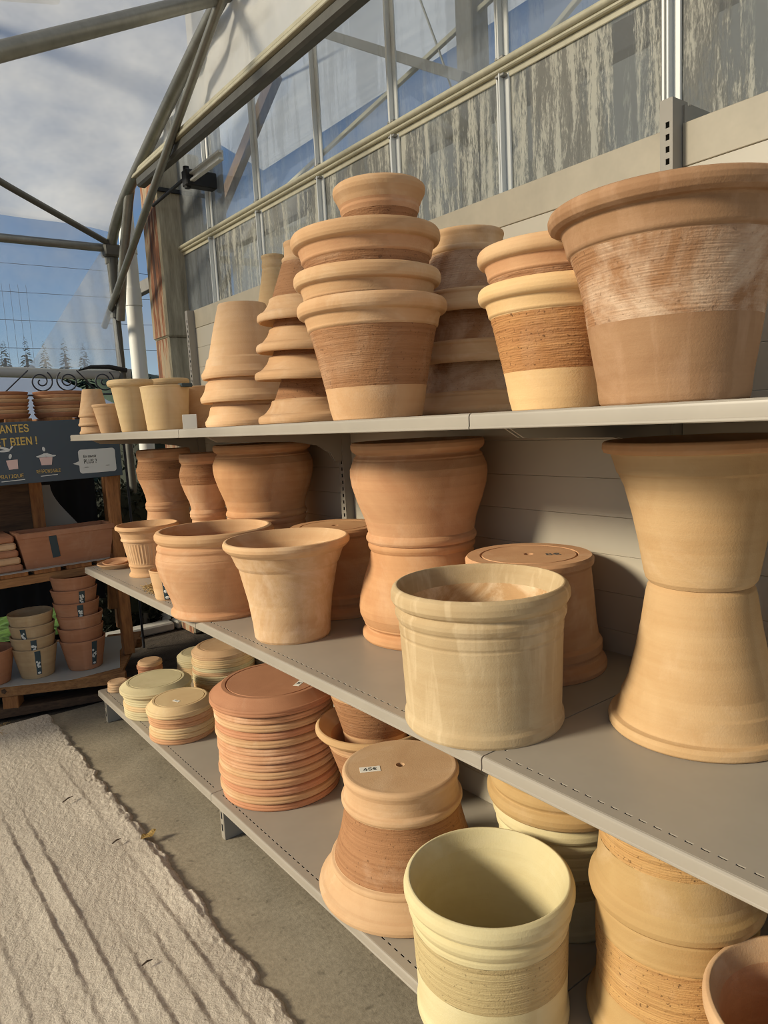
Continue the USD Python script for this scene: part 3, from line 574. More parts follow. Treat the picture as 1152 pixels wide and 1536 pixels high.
# profiles (metres), foot to rim
A = [(.1055, 0), (.1075, .0015), (.1135, .025), (.121, .070), (.1355, .140), (.1465, .190), (.1505, .2065), (.1535, .2085), (.1555, .2115), (.1555, .2145), (.1575, .223), (.1605, .2335), (.1625, .2365), (.1675, .2375), (.1735, .2405), (.177, .247), (.178, .255), (.1765, .264), (.172, .2705), (.166, .2725)]
TALL = [(.058, 0), (.060, .05), (.068, .16), (.080, .265), (.087, .286), (.0905, .294), (.090, .299), (.097, .315), (.1035, .326), (.1055, .334), (.1045, .342), (.098, .348), (.094, .3485)]
BIG = [(.1165, 0), (.1195, .003), (.1215, .012), (.1245, .042), (.1325, .090), (.139, .133), (.1445, .176), (.1545, .220), (.1645, .251), (.1655, .2535), (.1690, .2550), (.1715, .259), (.176, .279), (.1795, .290), (.182, .2935), (.190, .2945), (.198, .299), (.2020, .307), (.2025, .315), (.199, .323), (.193, .326)]
CONE = [(.0505, 0), (.0535, .003), (.0535, .010), (.0515, .016), (.0525, .043), (.054, .0465), (.058, .0475), (.0605, .051), (.0605, .056), (.0590, .0595), (.063, .070), (.0965, .1645), (.0990, .1665), (.1035, .1672), (.1065, .171), (.1070, .176), (.112, .188), (.124, .204), (.1305, .2095), (.138, .2125), (.1435, .217), (.146, .224), (.146, .231), (.1435, .2375), (.138, .239)]
BELL = [(.148, 0), (.1535, .002), (.1565, .008), (.1565, .016), (.154, .022), (.1515, .030), (.1515, .050), (.1535, .0655), (.1565, .069), (.1605, .0705), (.163, .0755), (.163, .083), (.160, .0885), (.157, .0905), (.1565, .110), (.162, .138), (.171, .176), (.1855, .222), (.1905, .2395), (.1925, .241), (.1985, .2425), (.2015, .247), (.2015, .254), (.1995, .2575), (.203, .266), (.211, .282), (.222, .2955), (.229, .3005), (.235, .3065), (.237, .315), (.235, .3245), (.229, .329)]
BUCKET = [(.083, 0), (.0855, .006), (.108, .092), (.130, .185), (.137, .191), (.138, .196), (.144, .218), (.152, .232), (.158, .240), (.158, .250), (.155, .258), (.150, .259)]
CYL = [(.164, 0), (.1665, .005), (.166, .020), (.1625, .028), (.162, .034), (.1655, .125), (.168, .188), (.1665, .192), (.169, .197), (.170, .214), (.1685, .218), (.1725, .223), (.176, .232), (.176, .240), (.172, .247), (.1715, .251), (.179, .256), (.1835, .264), (.1835, .276), (.180, .286), (.174, .291), (.171, .2915)]
VASE = [(.156, 0), (.1605, .007), (.1605, .014), (.157, .022), (.1535, .026), (.1555, .036), (.162, .066), (.1815, .120), (.1935, .162), (.1975, .192), (.1965, .212), (.187, .236), (.1845, .239), (.185, .243), (.178, .250), (.1765, .254), (.187, .262), (.1915, .270), (.1915, .281), (.187, .288), (.182, .2885)]
URN = [(.103, 0), (.1045, .008), (.1005, .018), (.097, .022), (.098, .034), (.101, .055), (.112, .094), (.127, .136), (.1315, .180), (.123, .203), (.1185, .226), (.1185, .232), (.1235, .240), (.1245, .262), (.120, .276), (.116, .277)]
URN2 = [(.0785, 0), (.080, .008), (.075, .018), (.0715, .022), (.077, .055), (.094, .100), (.107, .144), (.110, .176), (.1035, .204), (.0975, .221), (.0985, .226), (.105, .235), (.106, .252), (.102, .268), (.098, .269)]
SQUAT = [(.166, 0), (.1705, .007), (.169, .015), (.161, .023), (.1595, .028), (.166, .055), (.1795, .093), (.197, .142), (.205, .183), (.204, .200), (.2025, .204), (.203, .207), (.198, .222), (.1965, .226), (.199, .233), (.198, .240), (.191, .247), (.1905, .251), (.199, .259), (.2035, .268), (.203, .280), (.197, .289), (.187, .292), (.184, .2915)]
FLARE = [(.110, 0), (.1145, .007), (.1165, .041), (.126, .115), (.139, .176), (.1475, .217), (.150, .220), (.154, .226), (.163, .250), (.168, .262), (.181, .272), (.188, .281), (.1885, .290), (.184, .298), (.178, .299)]
TRUMPET = [(.094, 0), (.1005, .009), (.104, .024), (.113, .080), (.124, .135), (.139, .195), (.1495, .219), (.1525, .2225), (.158, .242), (.1625, .256), (.1645, .260), (.176, .2625), (.1795, .270), (.179, .280), (.1755, .284), (.170, .2845)]
BASED = [(.153, 0), (.1585, .007), (.1575, .020), (.151, .028), (.151, .034), (.154, .064), (.162, .166), (.1665, .200), (.1665, .206), (.175, .214), (.175, .232), (.171, .240), (.171, .246), (.1825, .258), (.186, .268), (.185, .278), (.181, .2785)]
FLUTED = [(.0935, 0), (.0955, .004), (.0935, .010), (.0875, .017), (.087, .024), (.0895, .042), (.0935, .046), (.0935, .052), (.0905, .055), (.109, .156), (.1165, .161), (.1165, .167), (.1135, .172), (.119, .196), (.128, .206), (.1365, .212), (.1365, .221), (.132, .227), (.127, .2275)]
SMALL = [(.054, 0), (.056, .004), (.071, .108), (.0725, .112), (.069, .1135)]
WIDE = [(.052, 0), (.054, .004), (.080, .182), (.0815, .190), (.093, .198), (.097, .206), (.096, .216), (.090, .222), (.086, .2225)]
PLAIN = [(.0785, 0), (.0805, .004), (.095, .168), (.0965, .173), (.093, .175)]
NEST = [(.041, 0), (.043, .004), (.066, .130), (.0695, .134), (.0705, .142), (.068, .146), (.0655, .1465)]
BARREL = [(.150, 0), (.153, .006), (.1525, .030), (.150, .075), (.149, .150), (.151, .215), (.154, .245), (.163, .252), (.166, .262), (.166, .276), (.161, .284), (.156, .285)]

Tn = ('clay_tan', 'clay_comb', 'clay_tan', 'clay_orange')
TnB = ('clay_tan_b', 'clay_comb', 'clay_tan_b', 'clay_orange')
Sd = ('clay_sand', 'clay_ochre_comb', 'clay_sand', 'clay_orange')
# -- top shelf, centre: a nest of three with a tall one standing in it
g = 'nested combed pots on the top shelf'
pot('combed_pot', 'large combed terracotta pot with smooth foot, lowest of the tall nest on the top shelf', (1.05, 1.391, ZT), A, Tn, band=(.074, .2065), rim=.2358, seed=3)
pot('combed_pot', 'large combed terracotta pot, middle of the tall nest of three on the top shelf', (1.05, 1.408, ZT + .068), A, TnB, sc=.985, zsc=1.0, band=(.074, .2065), rim=.2358, rot=(0.6, 0, 40), seed=3)
pot('combed_pot', 'large combed terracotta pot with wide rim, uppermost of the tall nest of three', (1.05, 1.398, ZT + .157), A, ('clay_orange_b', 'clay_comb', 'clay_tan', 'clay_orange'), sc=.99, zsc=1.0, band=(.074, .2065), rim=.2358, rot=(-0.6, 0.4, 110), seed=3)
pot('tall_combed_pot', 'small combed pot standing in the mouth of the tall nest, highest pot of all', (1.05, 1.342, ZT + .157 + .015), TALL, ('clay_orange_b', 'clay_comb', 'clay_tan', 'clay_orange'), band=(.16, .284), rim=.305, seed=4)
# -- top shelf, right
pot('large_flared_pot', 'very large flared pot with lime-bleached combed band, right end of the top shelf', (1.15, .682, ZT), BIG, ('clay_brown', 'clay_comb_lime', 'clay_brown', 'clay_brown'), band=(.133, .2515), rim=.2925, seed=6, n=128, amp=.0009)
pot('combed_pot', 'pale ochre combed pot, lower of two nested beside the very large flared pot', (1.17, .94, ZT), A, ('clay_honey', 'clay_comb_b', 'clay_honey', 'clay_orange'), sc=.875, zsc=.89, band=(.085, .205), rim=.2358, seed=8, amp=.0013)
pot('combed_pot', 'lime-streaked combed pot, upper of two nested beside the very large flared pot', (1.17, .94, ZT + .072), A, ('clay_orange_b', 'clay_comb', 'clay_tan_b', 'clay_orange'), sc=.87, zsc=.89, band=(.085, .205), rim=.2358, seed=8, amp=.0013)
# -- top shelf, behind: three upside-down bell pots, mostly in shade
for k, (z, sc, lab) in enumerate(((0, .72, 'bottom of three in the dim stack behind the tall nest'), (.128, .68, 'middle of three in the dim stack behind the tall nest'), (.255, .64, 'top of three behind the tall nest, its foot in sunlight'))):
    pot('bell_pot', 'upside-down combed bell pot, ' + lab, (1.375, 1.40, ZT + z), BELL, ('clay_tan_b', 'clay_comb_lime', 'clay_tan_b', 'clay_orange'), sc=sc, zsc=.64, band=(.0925, .2385), rim=.2995, inv=True, rot=(0, 0, 70 * k), seed=12)
# -- top shelf, left of the nest: four upside-down cones, leaning
for z, sc, dx, dy, rx, ry, lab in ((0, 1.12, 0, 0, 0, 0, 'lowest of the leaning stack of four'), (.131, 1.157, .004, .0, 1.2, -1.5, 'second from the bottom of the leaning stack of four'), (.215, 1.075, .002, .0, 1.0, -1.2, 'third from the bottom of the leaning stack of four'), (.305, 1.0, .0, .0, .8, -.5, 'topmost of the leaning stack of four, with smooth neck')):
    pot('cone_pot', 'upside-down combed cone pot, ' + lab, (1.2 + dx, 1.938 + dy, ZT + z), CONE, ('clay_tan', 'clay_comb', 'clay_tan', 'clay_orange'), sc=sc, zsc=1.0, band=(.060, .1645), rim=.209, inv=True, rot=(rx, ry, 50 * sc), seed=14, wall=.010)
for z, sc, m, lab in ((0, 1.0, 'clay_light', 'lowest and reddest of the stack of three plain pots'), (.083, 1.065, 'clay_light', 'middle of the stack of three plain pots'), (.165, 1.0, 'clay_light', 'tall top of the stack of three plain pots')):
    pot('plain_pot', 'upside-down smooth terracotta pot, ' + lab, (1.2, 2.352, ZT + z), BUCKET, (m,), sc=sc, zsc=1.0, rim=.218, inv=True, rot=(0, .5 if z else 0, 30 * sc), wall=.010, n=80)
pot('narrow_pot', 'upside-down pale pot with ringed narrow neck, seen behind the leaning stack', (1.39, 2.44, ZT + .265), [(.044, 0), (.045, .006), (.0425, .014), (.0415, .020), (.0445, .034), (.0445, .040), (.043, .048), (.045, .056), (.046, .066), (.056, .114), (.070, .180), (.105, .33), (.114, .342), (.116, .352), (.110, .360)], ('clay_pale_b',), rim=.335, inv=True, n=72)
pot('narrow_pot', 'upside-down pale pot under the ringed narrow one, hidden behind two stacks', (1.39, 2.44, ZT), [(.098, 0), (.100, .004), (.112, .15), (.122, .235), (.130, .242), (.131, .255), (.126, .262)], ('clay_pale_b',), rim=.235, inv=True, n=72)
pot('narrow_pot', 'cream pot peeping out left of the stack of three plain pots', (1.40, 2.70, ZT), [(.070, 0), (.072, .004), (.098, .17), (.106, .176), (.108, .188), (.103, .194)], ('clay_pale',), rim=.17, inv=True, n=72)
# -- top shelf, far left
pot('wide_pot', 'cream flower pot with broad flat rim, front one of two at the column', (1.05, 3.155, ZT), WIDE, ('clay_pale',), rim=.188, wall=.009, n=80)
pot('wide_pot', 'cream flower pot with broad rim half hidden behind another, beside the column', (1.30, 3.36, ZT), WIDE, ('clay_pale_b',), zsc=1.08, rim=.188, wall=.009, n=80)
pt, H = pot('straight_pot', 'plain straight-sided cream pot with dark clip on its rim, on the top shelf', (1.08, 2.838, ZT), PLAIN, ('clay_pale',), rim=.165, wall=.009, n=80)
part(pt, 'rim_clip', cat([bbox((.03, -.103, H - .010), (.075, -.060, H + .004), .002)]), 'label_teal', label='small dark clip over the rim')
pot('straight_pot', 'plain straight-sided pot in the shade behind another, on the top shelf', (1.25, 2.93, ZT), PLAIN, ('clay_pink',), rim=.165, wall=.009, n=80)
for z, sc, lab in ((0, 1.0, 'bottom of a small stack of three at the shelf end'), (.037, 1.03, 'middle of a small stack of three at the shelf end'), (.077, .98, 'top of a small stack of three at the shelf end')):
    pot('nursery_pot', 'small upturned pink flower pot, ' + lab, (.97, 3.453, ZT + z), NEST, ('clay_pink',), sc=sc, zsc=.86, rim=.13, inv=True, wall=.006, n=64, hole=.008)
pot('nursery_pot', 'small upright pinkish flower pot beside the small stack at the shelf end', (1.0, 3.329, ZT), NEST, ('clay_pink',), zsc=.88, rim=.13, wall=.007, n=64, hole=.008)
top('label_card', place(bbox((-.022, -.0006, 0), (.022, .0006, .045), .0003), ((.9, -.44, 0), (.44, .9, 0), (0, 0, 1)), (.905, 2.19, ZT)), 'paper', 'blank white price card standing at the edge of the top shelf', 'card')

# -- middle shelf
pt, H = pot('cylinder_pot', 'big cream cylindrical pot with thick ringed rim, front of the middle shelf', (1.022, 1.037, ZM), CYL, ('clay_cream', 'clay_cream', 'clay_cream', 'clay_cream_in'), rim=.25, n=128, wall=.016)
VZ = .2885
pot('vase_pot', 'upside-down bulging terracotta pot, lower of the big hourglass pair on the middle shelf', (1.325, 1.575, ZM), VASE, ('clay_orange',), sc=.97, zsc=.98, rim=.256, inv=True, n=112)
pot('vase_pot', 'bulging terracotta pot standing upright on its twin, upper of the big hourglass pair', (1.325, 1.575, ZM + VZ * .98), VASE, ('clay_orange_b',), zsc=.99, rim=.256, n=112)
pot('vase_pot', 'upside-down bulging pot, lower of the hourglass pair behind the squat pot', (1.325, 2.515, ZM), VASE, ('clay_orange_b',), sc=.97, zsc=.985, rim=.256, inv=True, n=96)
pot('vase_pot', 'bulging pot with rolled rim, upper of the hourglass pair behind the squat pot', (1.325, 2.515, ZM + VZ * .985), VASE, ('clay_orange',), sc=.985, zsc=.97, rim=.256, n=96)
pot('trumpet_pot', 'upturned flared sandy pot, lower of the pair right on the middle shelf', (1.297, .711, ZM), TRUMPET, ('clay_sand',), sc=.965, zsc=1.02, rim=.2615, inv=True, n=128)
pot('trumpet_pot', 'upright flared sandy pot, upper of the pair right on the middle shelf', (1.297, .711, ZM + .2845 * 1.02), TRUMPET, ('clay_sand', 'clay_sand', 'clay_orange', 'clay_orange'), zsc=.97, rim=.2615, n=128)
bp, bH = pot('based_pot', 'upside-down terracotta pot with drain hole, behind the big cream cylinder', (1.345, 1.186, ZM), BASED, ('clay_orange_b',), rim=.248, inv=True, groove=True, n=112)
tm = meshkit.text_mesh('8€', .022, .0004, bold=True)
part(bp, 'price_mark', place(tm, ((.8, -.6, 0), (.6, .8, 0), (0, 0, 1)), (.012, -.045, bH)), 'ink', label='dark hand-written price')
pot('based_pot', 'upside-down terracotta pot with drain hole, behind the flared wood-grained pot', (1.323, 2.027, ZM), BASED, ('clay_orange',), zsc=1.01, rim=.248, inv=True, groove=True, n=112)
pot('flared_pot', 'flared pot with rolled rim and swirling pale stains, front of the middle shelf', (1.037, 1.857, ZM), FLARE, ('clay_swirl', 'clay_tan', 'clay_tan_b', 'clay_tan_b'), rim=.262, n=128)
pot('squat_pot', 'squat bulging terracotta pot with thick rolled rim, left of the flared pot', (1.012, 2.313, ZM), SQUAT, ('clay_orange_b', 'clay_orange', 'clay_tan', 'clay_orange_b'), rim=.249, n=128)
for cx, cy, pr, lab in ((1.244, 3.362, URN, 'left'), (1.248, 2.897, URN2, 'middle')):
    hh = pr[-1][1]
    pot('urn_pot', f'upturned urn pot, lower of the {lab} small hourglass pair, far end', (cx, cy, ZM), pr, ('clay_orange_b',), zsc=1.0, rim=hh * .87, inv=True, n=80, wall=.010)
    pot('urn_pot', f'urn pot with combed shoulder, upper of the {lab} small hourglass pair', (cx, cy, ZM + hh), pr, ('clay_orange_b', 'clay_comb', 'clay_orange_b'), zsc=.97, band=(.135, .222), rim=hh * .87, n=80, wall=.010, seed=20)
pot('fluted_pot', 'small fluted pot with ringed foot at the far end of the middle shelf', (1.061, 3.147, ZM), FLUTED, ('clay_tan', 'clay_tan', 'clay_tan'), band=(.058, .152), rim=.2, flutes=46, n=96, wall=.009)
sp_, H = pot('tagged_pot', 'small pot with dark label strip, half hidden behind the squat bulging pot', (.953, 2.634, ZM), SMALL, ('clay_tan_b',), rim=.105, wall=.006, n=64, hole=.006)
def wrap_label(parent, pr, a0, wdt, z0, z1, off=.0012):
    """a printed paper strip bent round the pot's wall"""
    pr = np.array(pr); zz = np.linspace(z0, z1, 12); rr = np.interp(zz, pr[:, 1], pr[:, 0]) + off
    a = np.linspace(a0 - wdt / 2, a0 + wdt / 2, 9)
    P = np.stack([rr[:, None] * np.cos(a), rr[:, None] * np.sin(a), zz[:, None] + 0 * a], -1)
    q = part(parent, 'label_strip', sheet(P), 'label_teal', label='dark printed label strip')
    r2 = random.Random(int(a0 * 1000) + 5); ms = []
    for k in range(9):
        b = a0 + wdt * (r2.random() - .5) * .6; z = z0 + (z1 - z0) * (.12 + .05 * k + .3 * r2.random()) * .9; s = .003 + .003 * r2.random()
        r = np.interp(z, pr[:, 1], pr[:, 0]) + off + .0006
        d = trimesh.creation.icosphere(1, s); d.apply_scale([.25, 1, 1.3]); d.apply_transform(trimesh.transformations.rotation_matrix(b, [0, 0, 1])); d.apply_translation((r * math.cos(b), r * math.sin(b), z)); ms.append(d)
    r = np.interp(z0 + .01, pr[:, 1], pr[:, 0]) + off + .0006
    d = trimesh.creation.icosphere(2, .008); d.apply_scale([.15, 1, .7]); d.apply_transform(trimesh.transformations.rotation_matrix(a0, [0, 0, 1])); d.apply_translation((r * math.cos(a0), r * math.sin(a0), z0 + .009)); ms.append(d)
    part(q, 'label_print', cat(ms), 'sign_pale', kind='stuff')
wrap_label(sp_, SMALL, math.radians(-122), .42, .004, .10)

# -- bottom shelf
b8, H8 = pot('bell_pot', 'upside-down combed bell pot with price sticker, front of the bottom shelf', (1.101, 1.44, ZB), BELL, ('clay_pink', 'clay_comb', 'clay_pink', 'clay_orange'), band=(.0925, .2395), rim=.2995, inv=True, seed=12, n=128)
price_tag(b8, -.075, .035, H8 - .0002, .055, .028, -.55, '45€')
Y = ('clay_yellow', 'clay_yellow_comb', 'clay_yellow', 'clay_yellow')
pot('cylinder_pot', 'open pale yellow cylindrical pot with combed band, front of the bottom shelf', (.978, .997, ZB), CYL, Y, sc=.968, zsc=1.02, band=(.105, .205), rim=.25, n=128, wall=.016, seed=25, rot=(0, 0, 20))
pot('cylinder_pot', 'pale yellow cylindrical pot in the shade, lower of a pair under the middle shelf', (1.345, 1.10, ZB), CYL, Y, sc=.93, zsc=1.0, band=(.105, .16), rim=.25, n=96, wall=.016, seed=25)
pot('cylinder_pot', 'upside-down golden pot, upper of a pair under the middle shelf', (1.345, 1.10, ZB + .2925), CYL, ('clay_ochre',), sc=1.0, zsc=1.0, rim=.25, inv=True, n=96, wall=.016)
Oc = ('clay_ochre', 'clay_ochre_comb', 'clay_ochre', 'clay_ochre')
BV = [(.150, 0), (.153, .006), (.152, .050), (.153, .055), (.152, .060), (.1525, .135), (.150, .140), (.152, .180), (.157, .225), (.165, .242), (.172, .250), (.1745, .262), (.172, .274), (.166, .280), (.160, .281)]
pot('barrel_pot', 'upturned pitted ochre pot, lower of two right on the bottom shelf', (1.225, .722, ZB), BV, Oc, zsc=1.0, band=(.06, .18), rim=.24, inv=True, n=128, seed=31, amp=.0018, wall=.012)
pot('barrel_pot', 'upturned pitted ochre pot, upper of two right on the bottom shelf', (1.225, .722, ZB + .283), BV, Oc, sc=.95, zsc=1.0, band=(.06, .165), rim=.235, inv=True, n=128, seed=31, amp=.0018, wall=.012)
pot('barrel_pot', 'open brownish pot cut by the right edge, nearest on the bottom shelf', (1.125, .415, ZB), BARREL, ('clay_tan_b', 'clay_tan', 'clay_pink', 'clay_orange_b'), sc=1.03, zsc=1.02, rim=.25, n=128)
BOWL = [(.092, 0), (.0945, .005), (.112, .120), (.128, .175), (.142, .220), (.150, .248), (.153, .252), (.154, .258), (.161, .272), (.170, .282), (.184, .290), (.190, .298), (.189, .308), (.183, .315), (.178, .316)]
pot('bowl_pot', 'flared pot with rolled rim, lower of two nested on the bottom shelf', (1.265, 1.785, ZB), BOWL, ('clay_tan', 'clay_comb', 'clay_sand', 'clay_orange'), sc=.98, zsc=.94, band=(.12, .245), rim=.275, seed=35, n=112)
pot('bowl_pot', 'flared combed pot leaning in another, upper of two nested on the bottom shelf', (1.275, 1.79, ZB + .152), BOWL, ('clay_tan', 'clay_comb', 'clay_sand', 'clay_orange'), sc=.96, zsc=.94, band=(.12, .245), rim=.275, rot=(1.5, 3, 60), seed=35, n=112)

# saucers
def saucer_runs(R, h, up=False):
    b = .80 * R
    out = [(R - .008, 0), (R - .002, .001), (R, .005), (R, .009), (R - .0018, .0112), (R - .0005, .0135), (R, .018), (R - .003, .0215), (R - .006, .0225), (b + .004, h - .002), (b, h)]
    top_ = [[(b, h), (.745 * R, h)], [(.745 * R, h), (.74 * R, h - .003), (.725 * R, h - .003), (.72 * R, h)], [(.72 * R, h), (.001, h)]]
    und = [(.001, h - .010), (b - .012, h - .010), (R - .016, .010), (R - .012, .002), (R - .008, 0)]
    return [chaikin(out[:9], 1).tolist() + out[9:]] + top_ + [und[:2], und[1:]]
ORD = ['top', 'second', 'third', 'fourth', 'fifth', 'sixth', 'seventh', 'eighth', 'ninth', 'tenth', 'eleventh', 'twelfth', 'thirteenth']
def saucer_stack(where, cx, cy, z, R, n, pitch, h, mats, seed, lean=(0, 0), topR=None, sticker=None, group=None, seg=72, topmat=None):
    r = random.Random(seed); last = None
    for k in range(n):
        up = n - 1 - k
        Rk = (topR or R) if up == 0 else R * (1 + r.uniform(-.018, .018))
        lab = f'upturned clay saucer, {ORD[up]} from the top of {where}' if up else f'upturned clay saucer on top of {where}'
        fr_ = k / max(n - 1, 1)
        t = thing('saucer', lab, 'saucer', (cx + lean[0] * fr_ + r.uniform(-.003, .003), cy + lean[1] * fr_ + r.uniform(-.003, .003), z + k * pitch), (r.uniform(-.25, .25), r.uniform(-.25, .25), r.uniform(0, 360)), group)
        V, F = lathe(saucer_runs(Rk, h * (1.0 if up else 1.08)), seg); F = F[:, ::-1] if False else F
        part(t, 'dish', (V, F), (topmat if topmat and not up else mats[r.randrange(len(mats))]), smooth=True)
        last = t
    return last
RED = ['clay_red', 'clay_red_b', 'clay_orange_b', 'clay_red_b', 'clay_tan']
t6 = saucer_stack('the tall reddish saucer stack', 1.115, 2.15, ZB, .207, 13, .0272, .046, RED, 3, lean=(-.006, .004), topR=.222, group='saucers in the tall reddish stack', seg=96, topmat='clay_rust')
price_tag(t6, .02, -.11, .0497, .05, .022, .4, '9€')
PALE = ['clay_pale', 'clay_pale_b', 'clay_orange_b', 'clay_pale']
t5 = saucer_stack('the pale stack with a sticker', 1.015, 2.807, ZB, .134, 6, .0215, .040, ['clay_pale_b', 'clay_pale', 'clay_orange_b', 'clay_pale_b'], 4, group='saucers in the pale stack with a sticker', topR=.137)
price_tag(t5, .03, -.03, .0432, .034, .016, .3, '6€')
saucer_stack('the greenish cream stack at the shelf end', 1.028, 3.125, ZB, .148, 6, .0205, .036, ['clay_green', 'clay_pale'], 5, group='saucers in the greenish cream stack', topR=.157)
saucer_stack('the stack behind the tall one', 1.395, 3.215, ZB, .150, 9, .0195, .038, ['clay_green', 'clay_pale', 'clay_pink', 'clay_pale_b'], 6, group='saucers in the stack at the back')
saucer_stack('the low pale stack by the end upright', 1.37, 3.445, ZB, .118, 5, .0195, .034, ['clay_green', 'clay_pale'], 8, group='saucers in the low pale stack')
saucer_stack('the little pinkish stack near the shelf end', 1.125, 3.50, ZB, .059, 7, .0150, .024, ['clay_rose', 'clay_pink'], 9, group='saucers in the little pinkish stack', seg=56)
t1 = saucer_stack('the smallest stack of three', .962, 3.505, ZB, .047, 3, .0125, .022, ['clay_pink'], 10, group='saucers in the smallest stack', seg=56)
def upright_saucer(lab, loc, R, h, rot, m):
    t = thing('saucer', lab, 'saucer', loc, rot)
    V, F = lathe([[(.001, 0), (.72 * R, 0)], chaikin([(.72 * R, 0), (.76 * R, .003), (R - .003, h - .006), (R, h - .003), (R - .002, h), (R - .006, h - .001), (.74 * R, .010), (.70 * R, .008)], 1), [(.70 * R, .008), (.001, .008)]], 64)
    part(t, 'dish', (V, F), m, smooth=True)
upright_saucer('larger upright clay saucer at the far end of the middle shelf, under a smaller one', (1.0, 3.45, ZM), .088, .024, (0, 0, 0), 'clay_pink')
upright_saucer('smaller upright clay saucer lying in a larger one at the end of the middle shelf', (1.0, 3.45, ZM + .0095), .062, .022, (4, -3, 0), 'clay_orange_b')
# ------------------------------------------------------------------ wooden display rack at the far left
RY = 4.0
rk = thing('display_rack', 'brown wooden pallet rack with three decks behind the end of the shelving', 'rack')
for x, y in ((1.19, RY + .02), (-.75, RY + .02), (1.34, RY + .62), (-.75, RY + .62)):
    part(rk, 'post', bbox((x - .03, y, .165 if x > 0 else 0.0), (x + .03, y + .045, 1.50), .003), 'wood')
part(rk, 'brace_board', beam((1.30, 4.62, .30), (1.40, 4.62, 1.44), .08, .03, (0, 1, 0)), 'wood')
for z, x1 in ((1.44, 1.22), (.66, 1.20)):
    part(rk, 'front_rail', bbox((-1.2, RY, z), (x1, RY + .03, z + .045), .003), 'wood_beam')
    part(rk, 'back_rail', bbox((-1.2, RY + .60, z), (x1, RY + .63, z + .045), .003), 'wood_beam')
    x = x1 - .14; k = 0
    while x > -1.2:
        w = .13 if z < 1 else .125
        part(rk, 'deck_slat', bbox((x - w / 2 + .065, RY + .004, z + .046), (x + w / 2 + .065, RY + .63, z + .068), .002), 'wood'); x -= .158 if z < 1 else .195
# low pallet at its foot, turned a little
pl = thing('low_pallet', 'low wooden pallet with square block feet, carrying stacked pots under the rack', 'pallet', (.563, 3.97, 0), (0, 0, -26))
part(pl, 'front_beam', bbox((-1.4, 0, .108), (.56, .045, .163), .003), 'wood_beam')
part(pl, 'back_beam', bbox((-1.4, .62, .108), (.56, .665, .163), .003), 'wood_beam')
for k in range(9): part(pl, 'deck_board', bbox((-1.38 + .215 * k, .046, .142), (-1.18 + .215 * k, .80, .162), .002), 'wood_beam')
for x in (-.045, .50, -.9):
    bl = part(pl, 'block_foot', bbox((x, .004, 0), (x + .075, .10, .107), .004), 'wood')
part(pl, 'knot', tube([(-.03, -.0012, .138), (-.03, .01, .138)], .014, 5), 'wood_dark', label='dark knot in the front beam')
top('ground_plank', beam((-.5, 4.32, .022), (1.35, 3.80, .022), .10, .045), 'wood_dark', 'grey weathered plank lying on the ground along the paving edge', 'plank')
def sheet_poly(pts, z, th=.0015): return trimesh.creation.extrude_polygon(sg.Polygon(pts), th, engine='earcut')
m = sheet_poly([(-1.3, .01), (.30, -.012), (.52, .10), (.47, .42), (.50, .74), (-1.3, .74)], 0); m.apply_translation((0, 0, .163))
part(pl, 'liner_sheet', m, 'sheet_white', label='thin whitish plastic sheet lying on the pallet')
m = sheet_poly([(-1.2, -.012), (.55, -.012), (1.10, .0), (1.14, .03), (1.14, .55), (-1.2, .58)], 0); m.apply_translation((0, RY, .7288))
part(rk, 'liner_sheet', m, 'sheet_white', label='thin whitish plastic sheet lying on the middle deck')

# sign
SY = RY - .012
sn = thing('sign_board', 'dark blue-grey display sign with yellow French lettering and plant pot drawings', 'sign', (0, SY, 0))
part(sn, 'board', bbox((-.55, -.008, 1.180), (1.236, 0, 1.492), .002), 'sign_blue')
def lettering(text, x, z, h, w, mat, name='lettering', slant=0.0, rotd=0.0, bold=True, y=-.009):
    tm = meshkit.text_mesh(text, h, .0008, bold=bold); b = tm.bounds; tm.apply_translation((-b[0, 0], -b[0, 1] if '!' not in text else -b[0, 1], 0))
    tm.apply_scale([w / (b[1, 0] - b[0, 0]), 1, 1])
    a = math.radians(rotd); c, s = math.cos(a), math.sin(a)
    return part(sn, name, place(tm, ((c, 0, s), (-s, 0, c), (0, -1, 0)), (x, y, z)), mat)
lettering('PLANTES', .612, 1.436, .038, .180, 'sign_gold', rotd=1)
lettering('ET BIEN !', .636, 1.372, .038, .188, 'sign_gold', rotd=1)
lettering('PRATIQUE', .628, 1.212, .018, .115, 'sign_gold', bold=False)
lettering('RESPONSABLE', .805, 1.226, .018, .115, 'sign_gold', bold=False)
def flat(poly, mat, name, y=-.009, d=.0008, parent=None):
    return part(parent or sn, name, place(extrude(poly, d), FRONT, (0, y, 0)), mat)
def ell(cx, cz, a, b, rot=0, n=20):
    t = np.linspace(0, 2 * np.pi, n, endpoint=False); c, s = math.cos(rot), math.sin(rot)
    return sg.Polygon([(cx + a * math.cos(q) * c - b * math.sin(q) * s, cz + a * math.cos(q) * s + b * math.sin(q) * c) for q in t])
flat(sg.Polygon([(.822, 1.209), (.905, 1.212), (.905, 1.216), (.822, 1.213)]), 'sign_pale', 'underline')
flat(sg.Polygon([(.64, 1.197), (.748, 1.200), (.748, 1.204), (.64, 1.201)]), 'sign_pale', 'underline')
flat(sg.Polygon([(.825, 1.306), (.888, 1.306), (.881, 1.266), (.832, 1.266)]), 'sign_pink', 'pot_drawing')
flat(ell(.842, 1.317, .028, .006, .3).union(ell(.872, 1.317, .028, .006, -.3)).union(ell(.836, 1.312, .026, .005)).union(ell(.88, 1.312, .026, .005)), 'sign_pale', 'hands_drawing')
flat(ell(.850, 1.348, .007, .012, .2), 'sign_pale', 'drop_drawing')
